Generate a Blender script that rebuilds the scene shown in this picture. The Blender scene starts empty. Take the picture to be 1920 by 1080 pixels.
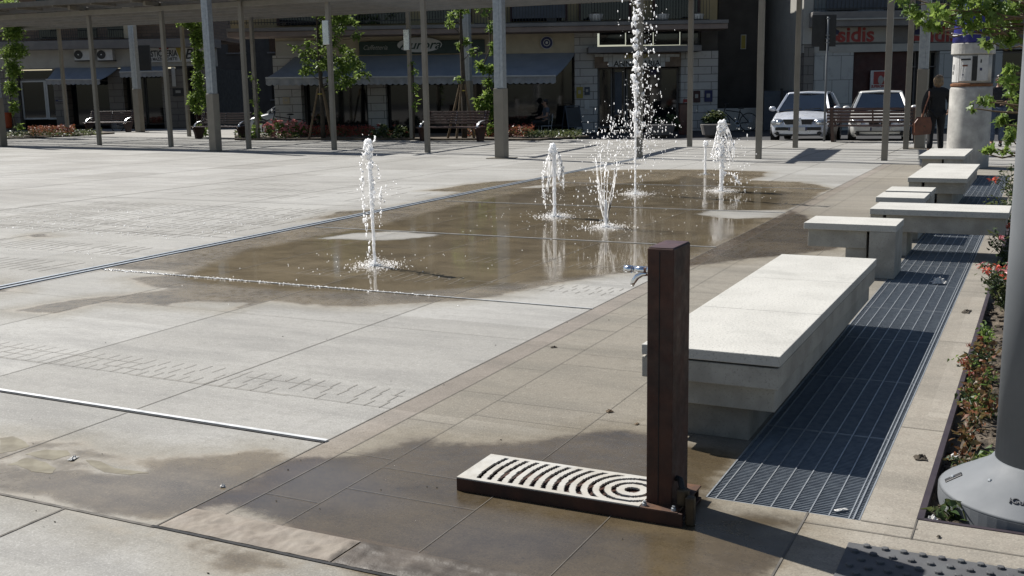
import bpy, math, random
import numpy as np
from mathutils import Vector, Matrix, noise as mnoise
C = bpy.context.scene.collection
S = bpy.context.scene
PI = math.pi
YAW, PIT, ROL, FPX, H = .4598, .18168, -.01797, 2030., 1.6
# ---------------------------------------------------------------- camera
def cam_axes():
    cy, sy = math.cos(YAW), math.sin(YAW)
    f = np.array([-sy*math.cos(PIT), cy*math.cos(PIT), -math.sin(PIT)])
    r = np.array([cy, sy, 0.]); u = np.cross(r, f)
    return r*math.cos(ROL)+u*math.sin(ROL), -r*math.sin(ROL)+u*math.cos(ROL), f
CR, CU, CF = cam_axes()
F0 = np.array([-math.sin(YAW), math.cos(YAW)]); R0 = np.array([math.cos(YAW), math.sin(YAW)])
cd = bpy.data.cameras.new('camera'); cam = bpy.data.objects.new('camera', cd); C.objects.link(cam)
cd.sensor_width = 36; cd.lens = FPX/1920*36; cd.clip_end = 2000; cd.clip_start = .05
m = Matrix.Identity(4)
for i in range(3):
    m[i][0], m[i][1], m[i][2] = CR[i], CU[i], -CF[i]
m[2][3] = H
cam.matrix_world = m
S.camera = cam
# ---------------------------------------------------------------- sky, sun, exposure
SUN_EL = math.radians(47); SH = np.array([.955, -.297])          # horizontal direction the shadows fall in
to_sun = Vector((-SH[0]*math.cos(SUN_EL), -SH[1]*math.cos(SUN_EL), math.sin(SUN_EL)))
w = bpy.data.worlds.new('World'); S.world = w; w.use_nodes = True
nt = w.node_tree; sky = nt.nodes.new('ShaderNodeTexSky'); sky.sky_type = 'NISHITA'; sky.sun_disc = False
sky.sun_elevation = SUN_EL; sky.sun_rotation = math.atan2(to_sun.x, to_sun.y)
nt.links.new(sky.outputs[0], nt.nodes['Background'].inputs[0]); nt.nodes['Background'].inputs[1].default_value = .056
sl = bpy.data.lights.new('sun', 'SUN'); so = bpy.data.objects.new('sun', sl); C.objects.link(so)
sl.energy = 5.0; sl.angle = math.radians(.5); sl.color = (1, .965, .91)
so.rotation_euler = to_sun.to_track_quat('Z', 'Y').to_euler(); so.location = (0, 0, 30)
S.view_settings.view_transform = 'Standard'; S.view_settings.look = 'None'
S.cycles.diffuse_bounces = 2
S.view_settings.exposure = .6; S.view_settings.gamma = 1
# ---------------------------------------------------------------- helpers
def G(x, y, z=0.):                 # photo pixel -> point of the plane at height z
    d = CR*(x-960)-CU*(y-540)+CF*FPX
    t = (z-H)/d[2]
    return np.array([d[0]*t, d[1]*t, z])
def L(x, y, D):                    # photo pixel -> (right, height) on the upright plane at distance D
    d = CR*(x-960)-CU*(y-540)+CF*FPX
    t = D/(d[0]*F0[0]+d[1]*F0[1])
    return (d[0]*R0[0]+d[1]*R0[1])*t, H+d[2]*t
def W(x, y, D):
    r, z = L(x, y, D); p = R0*r+F0*D
    return np.array([p[0], p[1], z])
def obj(name, data, parent=None, loc=None, rz=0):
    o = bpy.data.objects.new(name, data); C.objects.link(o)
    if parent: o.parent = parent
    if loc is not None: o.location = tuple(float(c) for c in loc)
    if rz: o.rotation_euler = (0, 0, rz)
    return o
def tag(o, label=None, cat=None, group=None, kind=None):
    if label: o['label'] = label
    if cat: o['category'] = cat
    if group: o['group'] = group
    if kind: o['kind'] = kind
    return o
def thing(name, label, cat, loc=(0, 0, 0), rz=0, group=None):
    return tag(obj(name, None, None, loc, rz), label, cat, group)
class MB:
    def __init__(s): s.v = []; s.f = []; s.mi = []; s.cur = 0
    def add(s, vs, fs):
        b = len(s.v); s.v += [tuple(map(float, v)) for v in vs]; s.f += [tuple(b+i for i in f) for f in fs]; s.mi += [s.cur]*len(fs); return s
    def box(s, x0, x1, y0, y1, z0, z1, M=None):
        vs = [(x, y, z) for z in (z0, z1) for y in (y0, y1) for x in (x0, x1)]
        if M is not None: vs = [tuple(M @ Vector(v)) for v in vs]
        return s.add(vs, [(0, 2, 3, 1), (4, 5, 7, 6), (0, 1, 5, 4), (2, 6, 7, 3), (0, 4, 6, 2), (1, 3, 7, 5)])
    def bar(s, p, q, w, h, up=(0, 0, 1)):
        p = Vector(p); q = Vector(q); d = (q-p).normalized(); u = Vector(up)
        if abs(d.dot(u)) > .98: u = Vector((0, 1, 0))
        a = d.cross(u).normalized(); b = a.cross(d).normalized()
        vs = [tuple(e+a*i*w/2+b*j*h/2) for e in (p, q) for i, j in ((-1, -1), (1, -1), (1, 1), (-1, 1))]
        return s.add(vs, [(0, 1, 2, 3), (7, 6, 5, 4), (0, 4, 5, 1), (1, 5, 6, 2), (2, 6, 7, 3), (3, 7, 4, 0)])
    def tube(s, path, rad, seg=8, closed=False):
        P = [Vector(tuple(map(float, p))) for p in path]; n = len(P)
        if not isinstance(rad, (list, tuple)): rad = [rad]*n
        vs = []; prev = None
        for i in range(n):
            if closed: d = P[(i+1) % n]-P[i-1]
            else: d = P[min(i+1, n-1)]-P[max(i-1, 0)]
            if d.length < 1e-9: d = Vector((0, 0, 1))
            d.normalize()
            if prev is None:
                a = d.cross(Vector((0, 0, 1)) if abs(d.z) < .9 else Vector((1, 0, 0))).normalized()
            else:
                a = (prev-d*prev.dot(d)); a.normalize()
            prev = a; b = d.cross(a)
            vs += [tuple(P[i]+(a*math.cos(2*PI*k/seg)+b*math.sin(2*PI*k/seg))*rad[i]) for k in range(seg)]
        fs = []
        for i in range(n if closed else n-1):
            j = (i+1) % n
            fs += [(i*seg+k, i*seg+(k+1) % seg, j*seg+(k+1) % seg, j*seg+k) for k in range(seg)]
        if not closed: fs += [tuple(range(seg))[::-1], tuple((n-1)*seg+k for k in range(seg))]
        return s.add(vs, fs)
    def cyl(s, x, y, z0, z1, r0, r1=None, seg=16):
        return s.lathe([(r0, z0), (r1 if r1 is not None else r0, z1)], (x, y), seg)
    def lathe(s, prof, c=(0, 0), seg=24, caps=True):
        vs = [(c[0]+r*math.cos(2*PI*k/seg), c[1]+r*math.sin(2*PI*k/seg), z) for r, z in prof for k in range(seg)]
        fs = [(i*seg+k, i*seg+(k+1) % seg, (i+1)*seg+(k+1) % seg, (i+1)*seg+k) for i in range(len(prof)-1) for k in range(seg)]
        if caps: fs += [tuple(range(seg))[::-1], tuple((len(prof)-1)*seg+k for k in range(seg))]
        return s.add(vs, fs)
    def prism(s, poly, axis, a, b):      # extrude a 2-D outline along an axis
        def mk(p, t): return (t, p[0], p[1]) if axis == 'x' else (p[0], t, p[1]) if axis == 'y' else (p[0], p[1], t)
        n = len(poly); vs = [mk(p, a) for p in poly]+[mk(p, b) for p in poly]
        return s.add(vs, [tuple(range(n)), tuple(range(2*n-1, n-1, -1))]+[(i, n+i, n+(i+1) % n, (i+1) % n)[::-1] for i in range(n)])
    def ball(s, c, r, seg=6, rings=4):
        if not hasattr(r, '__len__'): r = (r, r, r)
        vs = [(c[0], c[1], c[2]-r[2])]+[(c[0]+r[0]*math.sin(PI*i/rings)*math.cos(2*PI*k/seg), c[1]+r[1]*math.sin(PI*i/rings)*math.sin(2*PI*k/seg), c[2]-r[2]*math.cos(PI*i/rings)) for i in range(1, rings) for k in range(seg)]+[(c[0], c[1], c[2]+r[2])]
        fs = [(0, 1+(k+1) % seg, 1+k) for k in range(seg)]
        for i in range(rings-2):
            fs += [(1+i*seg+k, 1+i*seg+(k+1) % seg, 1+(i+1)*seg+(k+1) % seg, 1+(i+1)*seg+k) for k in range(seg)]
        t = len(vs)-1; fs += [(1+(rings-2)*seg+k, 1+(rings-2)*seg+(k+1) % seg, t) for k in range(seg)]
        return s.add(vs, fs)
    def build(s, name, mat, parent=None, bevel=0, smooth=False, loc=None, segs=2):
        me = bpy.data.meshes.new(name); me.from_pydata(s.v, [], s.f)
        for mm in (mat if isinstance(mat, list) else [mat]): me.materials.append(mm)
        if isinstance(mat, list): me.polygons.foreach_set('material_index', s.mi)
        if smooth: me.polygons.foreach_set('use_smooth', [True]*len(me.polygons))
        me.update()
        o = obj(name, me, parent, loc)
        if bevel:
            b = o.modifiers.new('bevel', 'BEVEL'); b.width = bevel; b.segments = segs; b.limit_method = 'ANGLE'
        return o
def copy_tree(o, parent=None):
    c = o.copy(); C.objects.link(c)
    if parent: c.parent = parent
    for ch in list(o.children): copy_tree(ch, c)
    return c
def text(name, s, size, mat, parent, loc, extrude=.004, shear=0, sx=1, bold=0, rot=(PI/2, 0, 0), align='CENTER'):
    cu = bpy.data.curves.new(name, 'FONT'); cu.body = s; cu.size = size; cu.extrude = extrude; cu.shear = shear; cu.offset = bold
    cu.align_x = align; cu.align_y = 'CENTER'; cu.resolution_u = 3
    t = bpy.data.objects.new(name, cu); C.objects.link(t)
    bpy.context.view_layer.update()
    me = bpy.data.meshes.new_from_object(t.evaluated_get(bpy.context.evaluated_depsgraph_get()))
    bpy.data.objects.remove(t); me.materials.clear(); me.materials.append(mat)
    o = obj(name, me, parent, loc); o.rotation_euler = rot; o.scale = (sx, 1, 1)
    return o
# ---------------------------------------------------------------- materials
KA = .64                            # base colours below are given relative to white paint = 1
def ka(c): return tuple(x*KA for x in c) if c else c
def nodes(name):
    m = bpy.data.materials.new(name); m.use_nodes = True; t = m.node_tree
    return m, t, t.nodes['Principled BSDF'], t.nodes.new, t.links.new
def mix(t, a, b, f, blend='MIX'):
    n = t.nodes.new('ShaderNodeMix'); n.data_type = 'RGBA'; n.blend_type = blend
    for i, v in ((0, f), (6, a), (7, b)):
        if hasattr(v, 'is_output'): t.links.new(v, n.inputs[i])
        else: n.inputs[i].default_value = v if i == 0 else (*v, 1)
    return n.outputs[2]
def math_(t, op, a, b=0., clamp=False):
    n = t.nodes.new('ShaderNodeMath'); n.operation = op; n.use_clamp = clamp
    for i, v in enumerate((a, b)):
        if hasattr(v, 'is_output'): t.links.new(v, n.inputs[i])
        else: n.inputs[i].default_value = v
    return n.outputs[0]
def mrange(t, v, a, b, c=0., d=1., smooth=True):
    n = t.nodes.new('ShaderNodeMapRange'); n.interpolation_type = 'SMOOTHSTEP' if smooth else 'LINEAR'
    t.links.new(v, n.inputs[0])
    for i, x in enumerate((a, b, c, d)):
        if hasattr(x, 'is_output'): t.links.new(x, n.inputs[1+i])
        else: n.inputs[1+i].default_value = x
    return n.outputs[0]
def noise(t, vec, scale, detail=4, rough=.55, out=0):
    n = t.nodes.new('ShaderNodeTexNoise'); n.inputs['Scale'].default_value = scale; n.inputs['Detail'].default_value = detail; n.inputs['Roughness'].default_value = rough
    if vec is not None: t.links.new(vec, n.inputs['Vector'])
    return n.outputs[out]
def bump(t, h, strength, dist=.01, normal=None):
    n = t.nodes.new('ShaderNodeBump'); n.inputs['Strength'].default_value = strength; n.inputs['Distance'].default_value = dist
    t.links.new(h, n.inputs['Height'])
    if normal: t.links.new(normal, n.inputs['Normal'])
    return n.outputs[0]
def mat(name, c, c2=None, scale=8., rough=.6, metal=0., bmp=0., bscale=None, bdist=.01, spec=.5, coat=0., fine=0.):
    c2 = c2 or tuple(x*.75 for x in c)
    if metal < .6: c, c2 = ka(c), ka(c2)
    m, t, b, new, link = nodes(name)
    co = new('ShaderNodeTexCoord').outputs['Object']
    f = mrange(t, noise(t, co, scale), .3, .7)
    col = mix(t, c, c2, f)
    if fine:
        g = noise(t, co, 85, 3, .75); col = mix(t, col, tuple(x*.4 for x in c), mrange(t, g, .55, .70, 0, fine)); col = mix(t, col, tuple(x*.62 for x in c), mrange(t, noise(t, co, 2.4, 9, .72), .52, .72, 0, .55))
    link(col, b.inputs['Base Color'])
    link(mrange(t, noise(t, co, scale*2.3), .2, .8, max(rough-.1, .02), min(rough+.12, 1)), b.inputs['Roughness'])
    b.inputs['Metallic'].default_value = metal; b.inputs['Specular IOR Level'].default_value = spec; b.inputs['Coat Weight'].default_value = coat
    if bmp: link(bump(t, noise(t, co, bscale or scale*4, 6), bmp, bdist), b.inputs['Normal'])
    return m
def paving(name, c1, c2, c3, grain=110., slabl=1.65, dk=1.):
    c1, c2, c3 = ka(c1), ka(c2), ka(c3)
    m, t, b, new, link = nodes(name)
    pos = new('ShaderNodeNewGeometry').outputs['Position']
    aw = new('ShaderNodeAttribute'); aw.attribute_name = 'wet'; ap = new('ShaderNodeAttribute'); ap.attribute_name = 'pud'
    n1 = noise(t, pos, 2.2, 8, .62); n2 = noise(t, pos, .55, 6); n3 = noise(t, pos, grain, 2, .7); n4 = noise(t, pos, 14, 8, .65)
    edge = math_(t, 'MULTIPLY', math_(t, 'SUBTRACT', n1, .5), .30)
    edge = math_(t, 'ADD', edge, math_(t, 'MULTIPLY', math_(t, 'SUBTRACT', n4, .5), .12))
    wet = mrange(t, math_(t, 'ADD', aw.outputs['Fac'], edge), -.05, .07)
    pud = mrange(t, math_(t, 'ADD', ap.outputs['Fac'], math_(t, 'MULTIPLY', edge, .8)), -.16, .14)
    # slab to slab tint
    sp = new('ShaderNodeSeparateXYZ'); link(pos, sp.inputs[0]); cb = new('ShaderNodeCombineXYZ')
    fx_ = math_(t, 'FLOOR', math_(t, 'DIVIDE', math_(t, 'ADD', sp.outputs[0], 2.93), 1.243)); link(fx_, cb.inputs[0])
    link(math_(t, 'FLOOR', math_(t, 'DIVIDE', math_(t, 'ADD', math_(t, 'SUBTRACT', sp.outputs[1], 2.86), math_(t, 'MULTIPLY', fx_, .37)), slabl)), cb.inputs[1])
    wn = new('ShaderNodeTexWhiteNoise'); wn.noise_dimensions = '2D'; link(cb.outputs[0], wn.inputs['Vector'])
    col = mix(t, c1, c2, mrange(t, n2, .35, .65)); col = mix(t, col, c3, mrange(t, n4, .42, .75, 0, .8))
    mp = new('ShaderNodeMapping'); mp.inputs['Scale'].default_value = (.5, 2.2, 1); link(pos, mp.inputs[0]); n5 = noise(t, mp.outputs[0], 1.6, 7, .68); col = mix(t, col, tuple(x*.70 for x in c1), mrange(t, n5, .42, .68, 0, .95))
    wv = new('ShaderNodeTexVoronoi'); wv.feature = 'DISTANCE_TO_EDGE'; wv.inputs['Scale'].default_value = .55; link(pos, wv.inputs['Vector']); col = mix(t, col, tuple(x*.7 for x in c1), mrange(t, math_(t, 'ADD', wv.outputs['Distance'], math_(t, 'MULTIPLY', n1, .06)), .05, .02, 0, .35))
    col = mix(t, col, mix(t, (.80, .79, .77), (1.06, 1.06, 1.06), wn.outputs['Value']), 1., 'MULTIPLY')
    n6 = noise(t, pos, 38, 4, .75); col = mix(t, col, tuple(x*.6 for x in c1), mrange(t, n6, .52, .7, 0, .55)); col = mix(t, col, tuple(x*1.2 for x in c1), mrange(t, n6, .46, .3, 0, .5))
    st = noise(t, pos, 5.5, 10, .7); col = mix(t, col, tuple(x*.45 for x in c1), mrange(t, st, .58, .78, 0, .7))
    col = mix(t, col, tuple(x*.5 for x in c1), mrange(t, n3, .52, .72, 0, .55))
    col = mix(t, col, tuple(min(x*1.35, .8) for x in c1), mrange(t, n3, .48, .3, 0, .4))
    damp = mrange(t, math_(t, 'ADD', aw.outputs['Fac'], math_(t, 'MULTIPLY', edge, 1.4)), -.32, .04); col = mix(t, col, mix(t, col, (.80, .77, .71), 1., 'MULTIPLY'), damp)
    wd = mix(t, col, (.78*dk, .67*dk, .51*dk), 1., 'MULTIPLY'); wd = mix(t, wd, mix(t, col, (.56*dk, .475*dk, .355*dk), 1., 'MULTIPLY'), mrange(t, n1, .4, .65))
    link(mix(t, col, wd, wet), b.inputs['Base Color'])
    rw = mrange(t, n4, .3, .7, .2, .38); r = mrange(t, wet, 0, 1, .85, rw, False); r = mrange(t, pud, 0, 1, r, mrange(t, n2, .4, .6, .05, .12), False)
    link(r, b.inputs['Roughness']); link(math_(t, 'ADD', mrange(t, wet, 0, 1, .3, .5, False), math_(t, 'MULTIPLY', pud, .4)), b.inputs['Specular IOR Level'])
    h = math_(t, 'ADD', math_(t, 'MULTIPLY', n3, .6), n4)
    bp = new('ShaderNodeBump'); bp.inputs['Distance'].default_value = .004; link(h, bp.inputs['Height'])
    s1 = mrange(t, wet, 0, 1, .5, .05, False); link(mrange(t, pud, 0, 1, s1, .0, False), bp.inputs['Strength']); link(bp.outputs[0], b.inputs['Normal'])
    return m
def stone_blocks(name, c1, c2, mortar, bw, bh, ms=.012, rough=.8):
    c1, c2, mortar = ka(c1), ka(c2), ka(mortar)
    m, t, b, new, link = nodes(name)
    co = new('ShaderNodeTexCoord').outputs['Object']; sp = new('ShaderNodeSeparateXYZ'); link(co, sp.inputs[0]); cb = new('ShaderNodeCombineXYZ')
    link(math_(t, 'ADD', sp.outputs[0], sp.outputs[1]), cb.inputs[0]); link(sp.outputs[2], cb.inputs[1])
    br = new('ShaderNodeTexBrick'); link(cb.outputs[0], br.inputs['Vector'])
    for k, v in (('Scale', 1), ('Mortar Size', ms), ('Brick Width', bw), ('Row Height', bh), ('Bias', 0)): br.inputs[k].default_value = v
    br.inputs['Color1'].default_value = (*c1, 1); br.inputs['Color2'].default_value = (*c2, 1); br.inputs['Mortar'].default_value = (*mortar, 1)
    col = mix(t, br.outputs['Color'], tuple(x*.55 for x in c1), mrange(t, noise(t, co, 3, 8, .65), .5, .75, 0, .7))
    link(col, b.inputs['Base Color']); b.inputs['Roughness'].default_value = rough
    link(bump(t, math_(t, 'SUBTRACT', math_(t, 'MULTIPLY', noise(t, co, 12, 5), .4), br.outputs['Fac']), .5, .01), b.inputs['Normal'])
    return m
def leafmat(name, c, c2, trans=.45, scale=6.):
    c, c2 = tuple(x*.95 for x in c), tuple(x*.95 for x in c2)
    m, t, b, new, link = nodes(name)
    pos = new('ShaderNodeNewGeometry').outputs['Position']
    col = mix(t, c, c2, mrange(t, noise(t, pos, scale, 3), .35, .65))
    link(col, b.inputs['Base Color']); b.inputs['Roughness'].default_value = .45
    tr = new('ShaderNodeBsdfTranslucent'); link(mix(t, col, (1.0, 1.0, .45), .12), tr.inputs['Color'])
    ms = new('ShaderNodeMixShader'); ms.inputs[0].default_value = trans
    link(b.outputs[0], ms.inputs[1]); link(tr.outputs[0], ms.inputs[2]); link(ms.outputs[0], t.nodes['Material Output'].inputs['Surface'])
    return m
def glassmat(name, c=(.01, .013, .016), rough=.04):
    m, t, b, new, link = nodes(name)
    co = new('ShaderNodeTexCoord').outputs['Object']
    link(mix(t, c, tuple(x*.4 for x in c), noise(t, co, 1.5)), b.inputs['Base Color']); b.inputs['Roughness'].default_value = rough; b.inputs['Specular IOR Level'].default_value = .5
    return m
def watermat(name, tr=.35):
    m, t, b, new, link = nodes(name)
    pos = new('ShaderNodeNewGeometry').outputs['Position']
    col = mix(t, (.995, .997, 1.), (.985, .99, 1.), noise(t, pos, 30))
    link(col, b.inputs['Base Color']); b.inputs['Roughness'].default_value = .2; b.inputs['IOR'].default_value = 1.33; b.inputs['Transmission Weight'].default_value = tr
    b.inputs['Subsurface Weight'].default_value = 1.; b.inputs['Subsurface Radius'].default_value = (.1, .1, .1); b.inputs['Subsurface Scale'].default_value = .8; b.inputs['Subsurface Anisotropy'].default_value = .6; b.inputs['Specular IOR Level'].default_value = .8
    return m
X = {}
X['light'] = paving('light stone paving', (.50, .49, .46), (.445, .435, .405), (.385, .375, .345))
X['band'] = paving('pinkish border stone', (.37, .333, .287), (.34, .30, .26), (.28, .245, .205), dk=.7)
X['walk'] = paving('brownish walkway stone', (.37, .342, .288), (.335, .305, .253), (.28, .252, .205), dk=.6)
X['kerbp'] = paving('grey beige kerb stone', (.43, .395, .335), (.38, .345, .29), (.34, .30, .25))
X['joint'] = mat('dark joint filler', (.19, .17, .145), (.11, .10, .085), 12, .85)
X['asphalt'] = mat('asphalt', (.055, .056, .06), (.04, .041, .045), .8, .9, 0, .4, 60, .006)
X['soil'] = mat('garden soil', (.19, .15, .105), (.06, .045, .03), 9, .95, 0, .9, 45, .02)
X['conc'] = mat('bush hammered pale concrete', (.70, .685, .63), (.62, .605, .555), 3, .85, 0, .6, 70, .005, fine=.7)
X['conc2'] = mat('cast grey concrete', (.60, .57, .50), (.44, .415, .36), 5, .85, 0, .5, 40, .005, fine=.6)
X['galv'] = mat('galvanised steel', (.55, .58, .60), (.42, .45, .48), 14, .42, .5)
X['galvd'] = mat('dull grating steel', (.40, .45, .50), (.30, .34, .39), 20, .5, .3)
X['pit'] = mat('black gap shade', (.03, .03, .032), (.02, .02, .02), 8, .9)  # near black colour stands in for the shade inside gaps and the drain
X['corten'] = mat('dark rusted steel', (.085, .027, .013), (.034, .012, .007), 9, .6, .15, .25, 60, .003)
X['rust'] = mat('orange rust', (.28, .11, .03), (.16, .06, .02), 20, .7)
X['plate'] = mat('worn white steel plate', (.72, .70, .64), (.60, .56, .48), 10, .5, .1, .15, 40, .002)
X['chrome'] = mat('polished chrome', (.75, .77, .80), (.65, .68, .72), 4, .12, 1.)
X['brass'] = mat('aged brass', (.13, .09, .045), (.06, .042, .025), 18, .55, .3)
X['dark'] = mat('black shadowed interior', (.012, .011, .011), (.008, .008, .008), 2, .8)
X['lamp'] = mat('grey painted steel', (.235, .25, .265), (.19, .205, .22), 2.5, .62, .0, .12, 220, .002, spec=.3)
X['pole'] = mat('taupe painted steel', (.33, .295, .24), (.28, .25, .20), 3, .5, .1)
X['roofp'] = mat('taupe slats', (.15, .13, .105), (.12, .105, .085), 3, .6)
X['wood'] = mat('reddish brown lacquered slats', (.085, .03, .022), (.05, .018, .014), 7, .38, coat=.3)
X['woodr'] = mat('faded red brown slats', (.13, .035, .022), (.09, .026, .018), 7, .4, coat=.2)
X['iron'] = mat('oxblood cast iron', (.06, .018, .012), (.035, .012, .01), 6, .4)
X['alu'] = mat('bare aluminium', (.6, .62, .63), (.5, .52, .54), 6, .25, .9)
X['bark'] = mat('young tree bark', (.10, .08, .055), (.055, .043, .03), 14, .9, 0, .6, 50)
X['stake'] = mat('weathered timber stake', (.26, .18, .10), (.17, .115, .065), 10, .8)
X['tie'] = mat('yellow tie band', (.55, .42, .05), None, 5, .6)
X['leaf'] = leafmat('fresh green leaves', (.13, .23, .025), (.06, .125, .016), .5)
X['leafd'] = leafmat('dark green leaves', (.035, .07, .015), (.015, .035, .008), .3)
X['leafv'] = leafmat('vine leaves', (.15, .26, .025), (.06, .13, .015), .5)
X['leafm'] = leafmat('maple leaves', (.15, .26, .03), (.07, .14, .018), .5, 3.)
X['redf'] = leafmat('red petals', (.32, .014, .012), (.16, .02, .012), .25, 14)
X['pinkf'] = leafmat('pink petals', (.75, .28, .30), (.60, .16, .20), .3, 9)
X['salmon'] = leafmat('salmon red petals', (.80, .13, .09), (.65, .08, .06), .3, 9)
X['bronze'] = leafmat('bronze begonia leaves', (.19, .055, .02), (.06, .05, .015), .3, 26)
X['water'] = watermat('white aerated water', .0)
X['paper'] = mat('white paper', (.80, .79, .76), (.70, .69, .66), 9, .8, 0, .3, 30)
X['blue'] = mat('blue tarpaulin', (.015, .02, .26), (.01, .012, .16), 5, .45)
X['cemc'] = mat('stained cement render', (.74, .72, .66), (.46, .44, .41), 4, .85, 0, .3, 30, fine=.2)
X['white'] = mat('white paint', (.72, .72, .70), (.62, .62, .60), 4, .6)
X['black'] = mat('black paint', (.015, .015, .016), (.01, .01, .01), 4, .5)
X['rubber'] = mat('black rubber', (.02, .02, .021), (.012, .012, .012), 8, .7)
X['glass'] = glassmat('shop window glass'); X['cglass'] = glassmat('car glass', (.012, .02, .035), .03)
X['silver'] = mat('silver car paint', (.86, .90, .98), (.82, .86, .94), 2, .3, .3, coat=.6)
X['pearl'] = mat('pale silver car paint', (1., .99, .94), (.97, .96, .91), 2, .3, .25, coat=.6)
X['wcar'] = mat('white car paint', (.50, .53, .56), None, 2, .3, 0, coat=.5)
X['lens'] = mat('headlamp lens', (.65, .68, .72), (.35, .38, .42), 25, .08, .4, coat=1.)
X['mud'] = mat('dried yellowish mud', (.31, .28, .20), (.22, .195, .145), 7, .9, 0, .3, 60, .002)
X['stone'] = stone_blocks('white stone blocks', (.66, .64, .60), (.55, .53, .50), (.16, .15, .14), 1.0, .29)
X['stone2'] = stone_blocks('grey beige stone blocks', (.27, .24, .21), (.22, .20, .175), (.08, .07, .06), .9, .32)
X['slab'] = stone_blocks('travertine panels', (.56, .56, .53), (.52, .52, .49), (.15, .15, .14), .62, .86, .008)
X['brick'] = stone_blocks('buff brickwork', (.26, .175, .12), (.21, .14, .095), (.16, .12, .09), .5, .16, .02)
X['ochre'] = mat('ochre plaster', (.46, .36, .19), (.40, .31, .165), 2, .9)
X['beige'] = mat('beige plaster', (.62, .53, .38), (.52, .45, .33), 2, .9)
X['pale'] = mat('pale plaster', (.52, .50, .45), (.45, .43, .39), 2, .9)
X['greyc'] = mat('grey concrete slab', (.27, .25, .235), (.21, .20, .19), 2, .9)
X['pinkc'] = mat('pinkish concrete edge', (.33, .26, .22), (.27, .21, .18), 2, .9)
X['awn'] = mat('blue grey awning cloth', (.38, .41, .45), (.31, .335, .38), 1.5, .85)
X['awng'] = mat('striped grey awning valance', (.5, .5, .51), (.36, .37, .38), 5, .85)
X['dgreen'] = mat('dark green sign board', (.008, .035, .024), (.006, .028, .02), 2, .5)
X['shut'] = mat('dark red shutter', (.07, .014, .01), (.05, .01, .008), 3, .6)
X['redp'] = mat('red sign paint', (.42, .05, .04), (.36, .04, .03), 3, .6)
X['navy'] = mat('navy paint', (.02, .025, .12), (.015, .02, .09), 3, .6)
X['yel'] = mat('yellow paint', (.45, .36, .05), (.38, .30, .04), 3, .6)
X['orange'] = mat('orange plastic', (.65, .10, .015), (.55, .08, .012), 3, .5)
X['skin'] = mat('skin', (.42, .24, .16), (.36, .20, .13), 12, .55)
X['suit'] = mat('black wool cloth', (.014, .014, .016), (.009, .009, .01), 20, .9)
X['shirt'] = mat('dark navy shirt', (.03, .032, .045), (.02, .022, .03), 12, .9)
X['jeans'] = mat('blue denim', (.10, .14, .22), (.07, .10, .16), 14, .9)
X['hair'] = mat('dark blonde hair', (.30, .20, .10), (.12, .075, .04), 40, .5, 0, .6, 80)
X['hairb'] = mat('black hair', (.012, .01, .009), None, 40, .4)
X['bag'] = mat('brown leather', (.22, .07, .03), (.13, .04, .018), 9, .4, 0, .2, 40)
X['gate'] = mat('blue grey steel gate', (.08, .095, .12), (.06, .075, .10), 3, .6)
X['tact'] = mat('dark grey tactile rubber', (.13, .135, .14), (.10, .10, .105), 10, .8, 0, .3, 80, .003)
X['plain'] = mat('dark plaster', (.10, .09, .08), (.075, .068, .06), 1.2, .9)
X['terra'] = mat('weathered terracotta', (.30, .22, .16), (.22, .16, .12), 6, .9)
# ---------------------------------------------------------------- the ground
def sdf(P, poly):                   # signed distance, positive inside
    poly = np.array(poly); n = len(poly); d = np.full(len(P), 1e9); ins = np.zeros(len(P), bool)
    for i in range(n):
        a, b = poly[i], poly[(i+1) % n]; e = b-a; wv = P-a
        t = np.clip((wv@e)/(e@e+1e-12), 0, 1); d = np.minimum(d, np.hypot(*(wv-t[:, None]*e).T))
        c = ((a[1] > P[:, 1]) != (b[1] > P[:, 1]))
        with np.errstate(divide='ignore', invalid='ignore'):
            xi = (b[0]-a[0])*(P[:, 1]-a[1])/(b[1]-a[1])+a[0]
        ins ^= c & (P[:, 0] < xi)
    return np.where(ins, d, -d)
def pg(*pts): return [G(*p)[:2] for p in pts]
WETS = [pg((195, 503), (420, 455), (690, 402), (560, 416), (640, 396), (720, 392), (860, 360), (790, 358), (905, 342), (1000, 336), (1060, 322), (1180, 318), (1330, 318), (1440, 322), (1430, 332), (1400, 338), (1500, 341), (1560, 352), (1530, 372), (1480, 392),
           (1500, 400), (1590, 440), (1600, 456), (1560, 470), (1440, 482), (1330, 496), (1230, 505), (1110, 520), (1010, 540), (900, 560), (790, 570), (640, 577), (500, 566), (430, 584), (300, 571), (190, 568), (100, 592), (15, 582), (120, 563), (330, 541), (260, 536), (240, 522), (330, 512), (280, 506)),
        pg((525, 862), (640, 855), (740, 826), (800, 820), (830, 832), (900, 828), (1000, 823), (1100, 806), (1215, 808), (1310, 838), (1400, 848), (1325, 932), (1350, 958), (1500, 968), (1505, 985), (1440, 1000), (1480, 1015), (1470, 1040), (1420, 1110), (700, 1110), (610, 1062), (645, 1022), (570, 1010), (510, 982), (440, 955), (400, 948), (470, 905)),
        pg((-60, 815), (60, 822), (100, 826), (150, 826), (190, 845), (230, 858), (290, 855), (380, 855), (450, 842), (520, 842), (545, 858), (470, 900), (380, 950), (300, 985), (230, 975), (120, 950), (0, 922), (-60, 912)),
        pg((185, 978), (290, 992), (600, 1062), (470, 1078), (390, 1062), (420, 1045), (330, 1020), (320, 1000), (230, 1005)),
        pg((50, 442), (75, 437), (108, 443), (60, 447)), pg((-40, 520), (30, 548), (30, 540), (-30, 560))]
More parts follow.
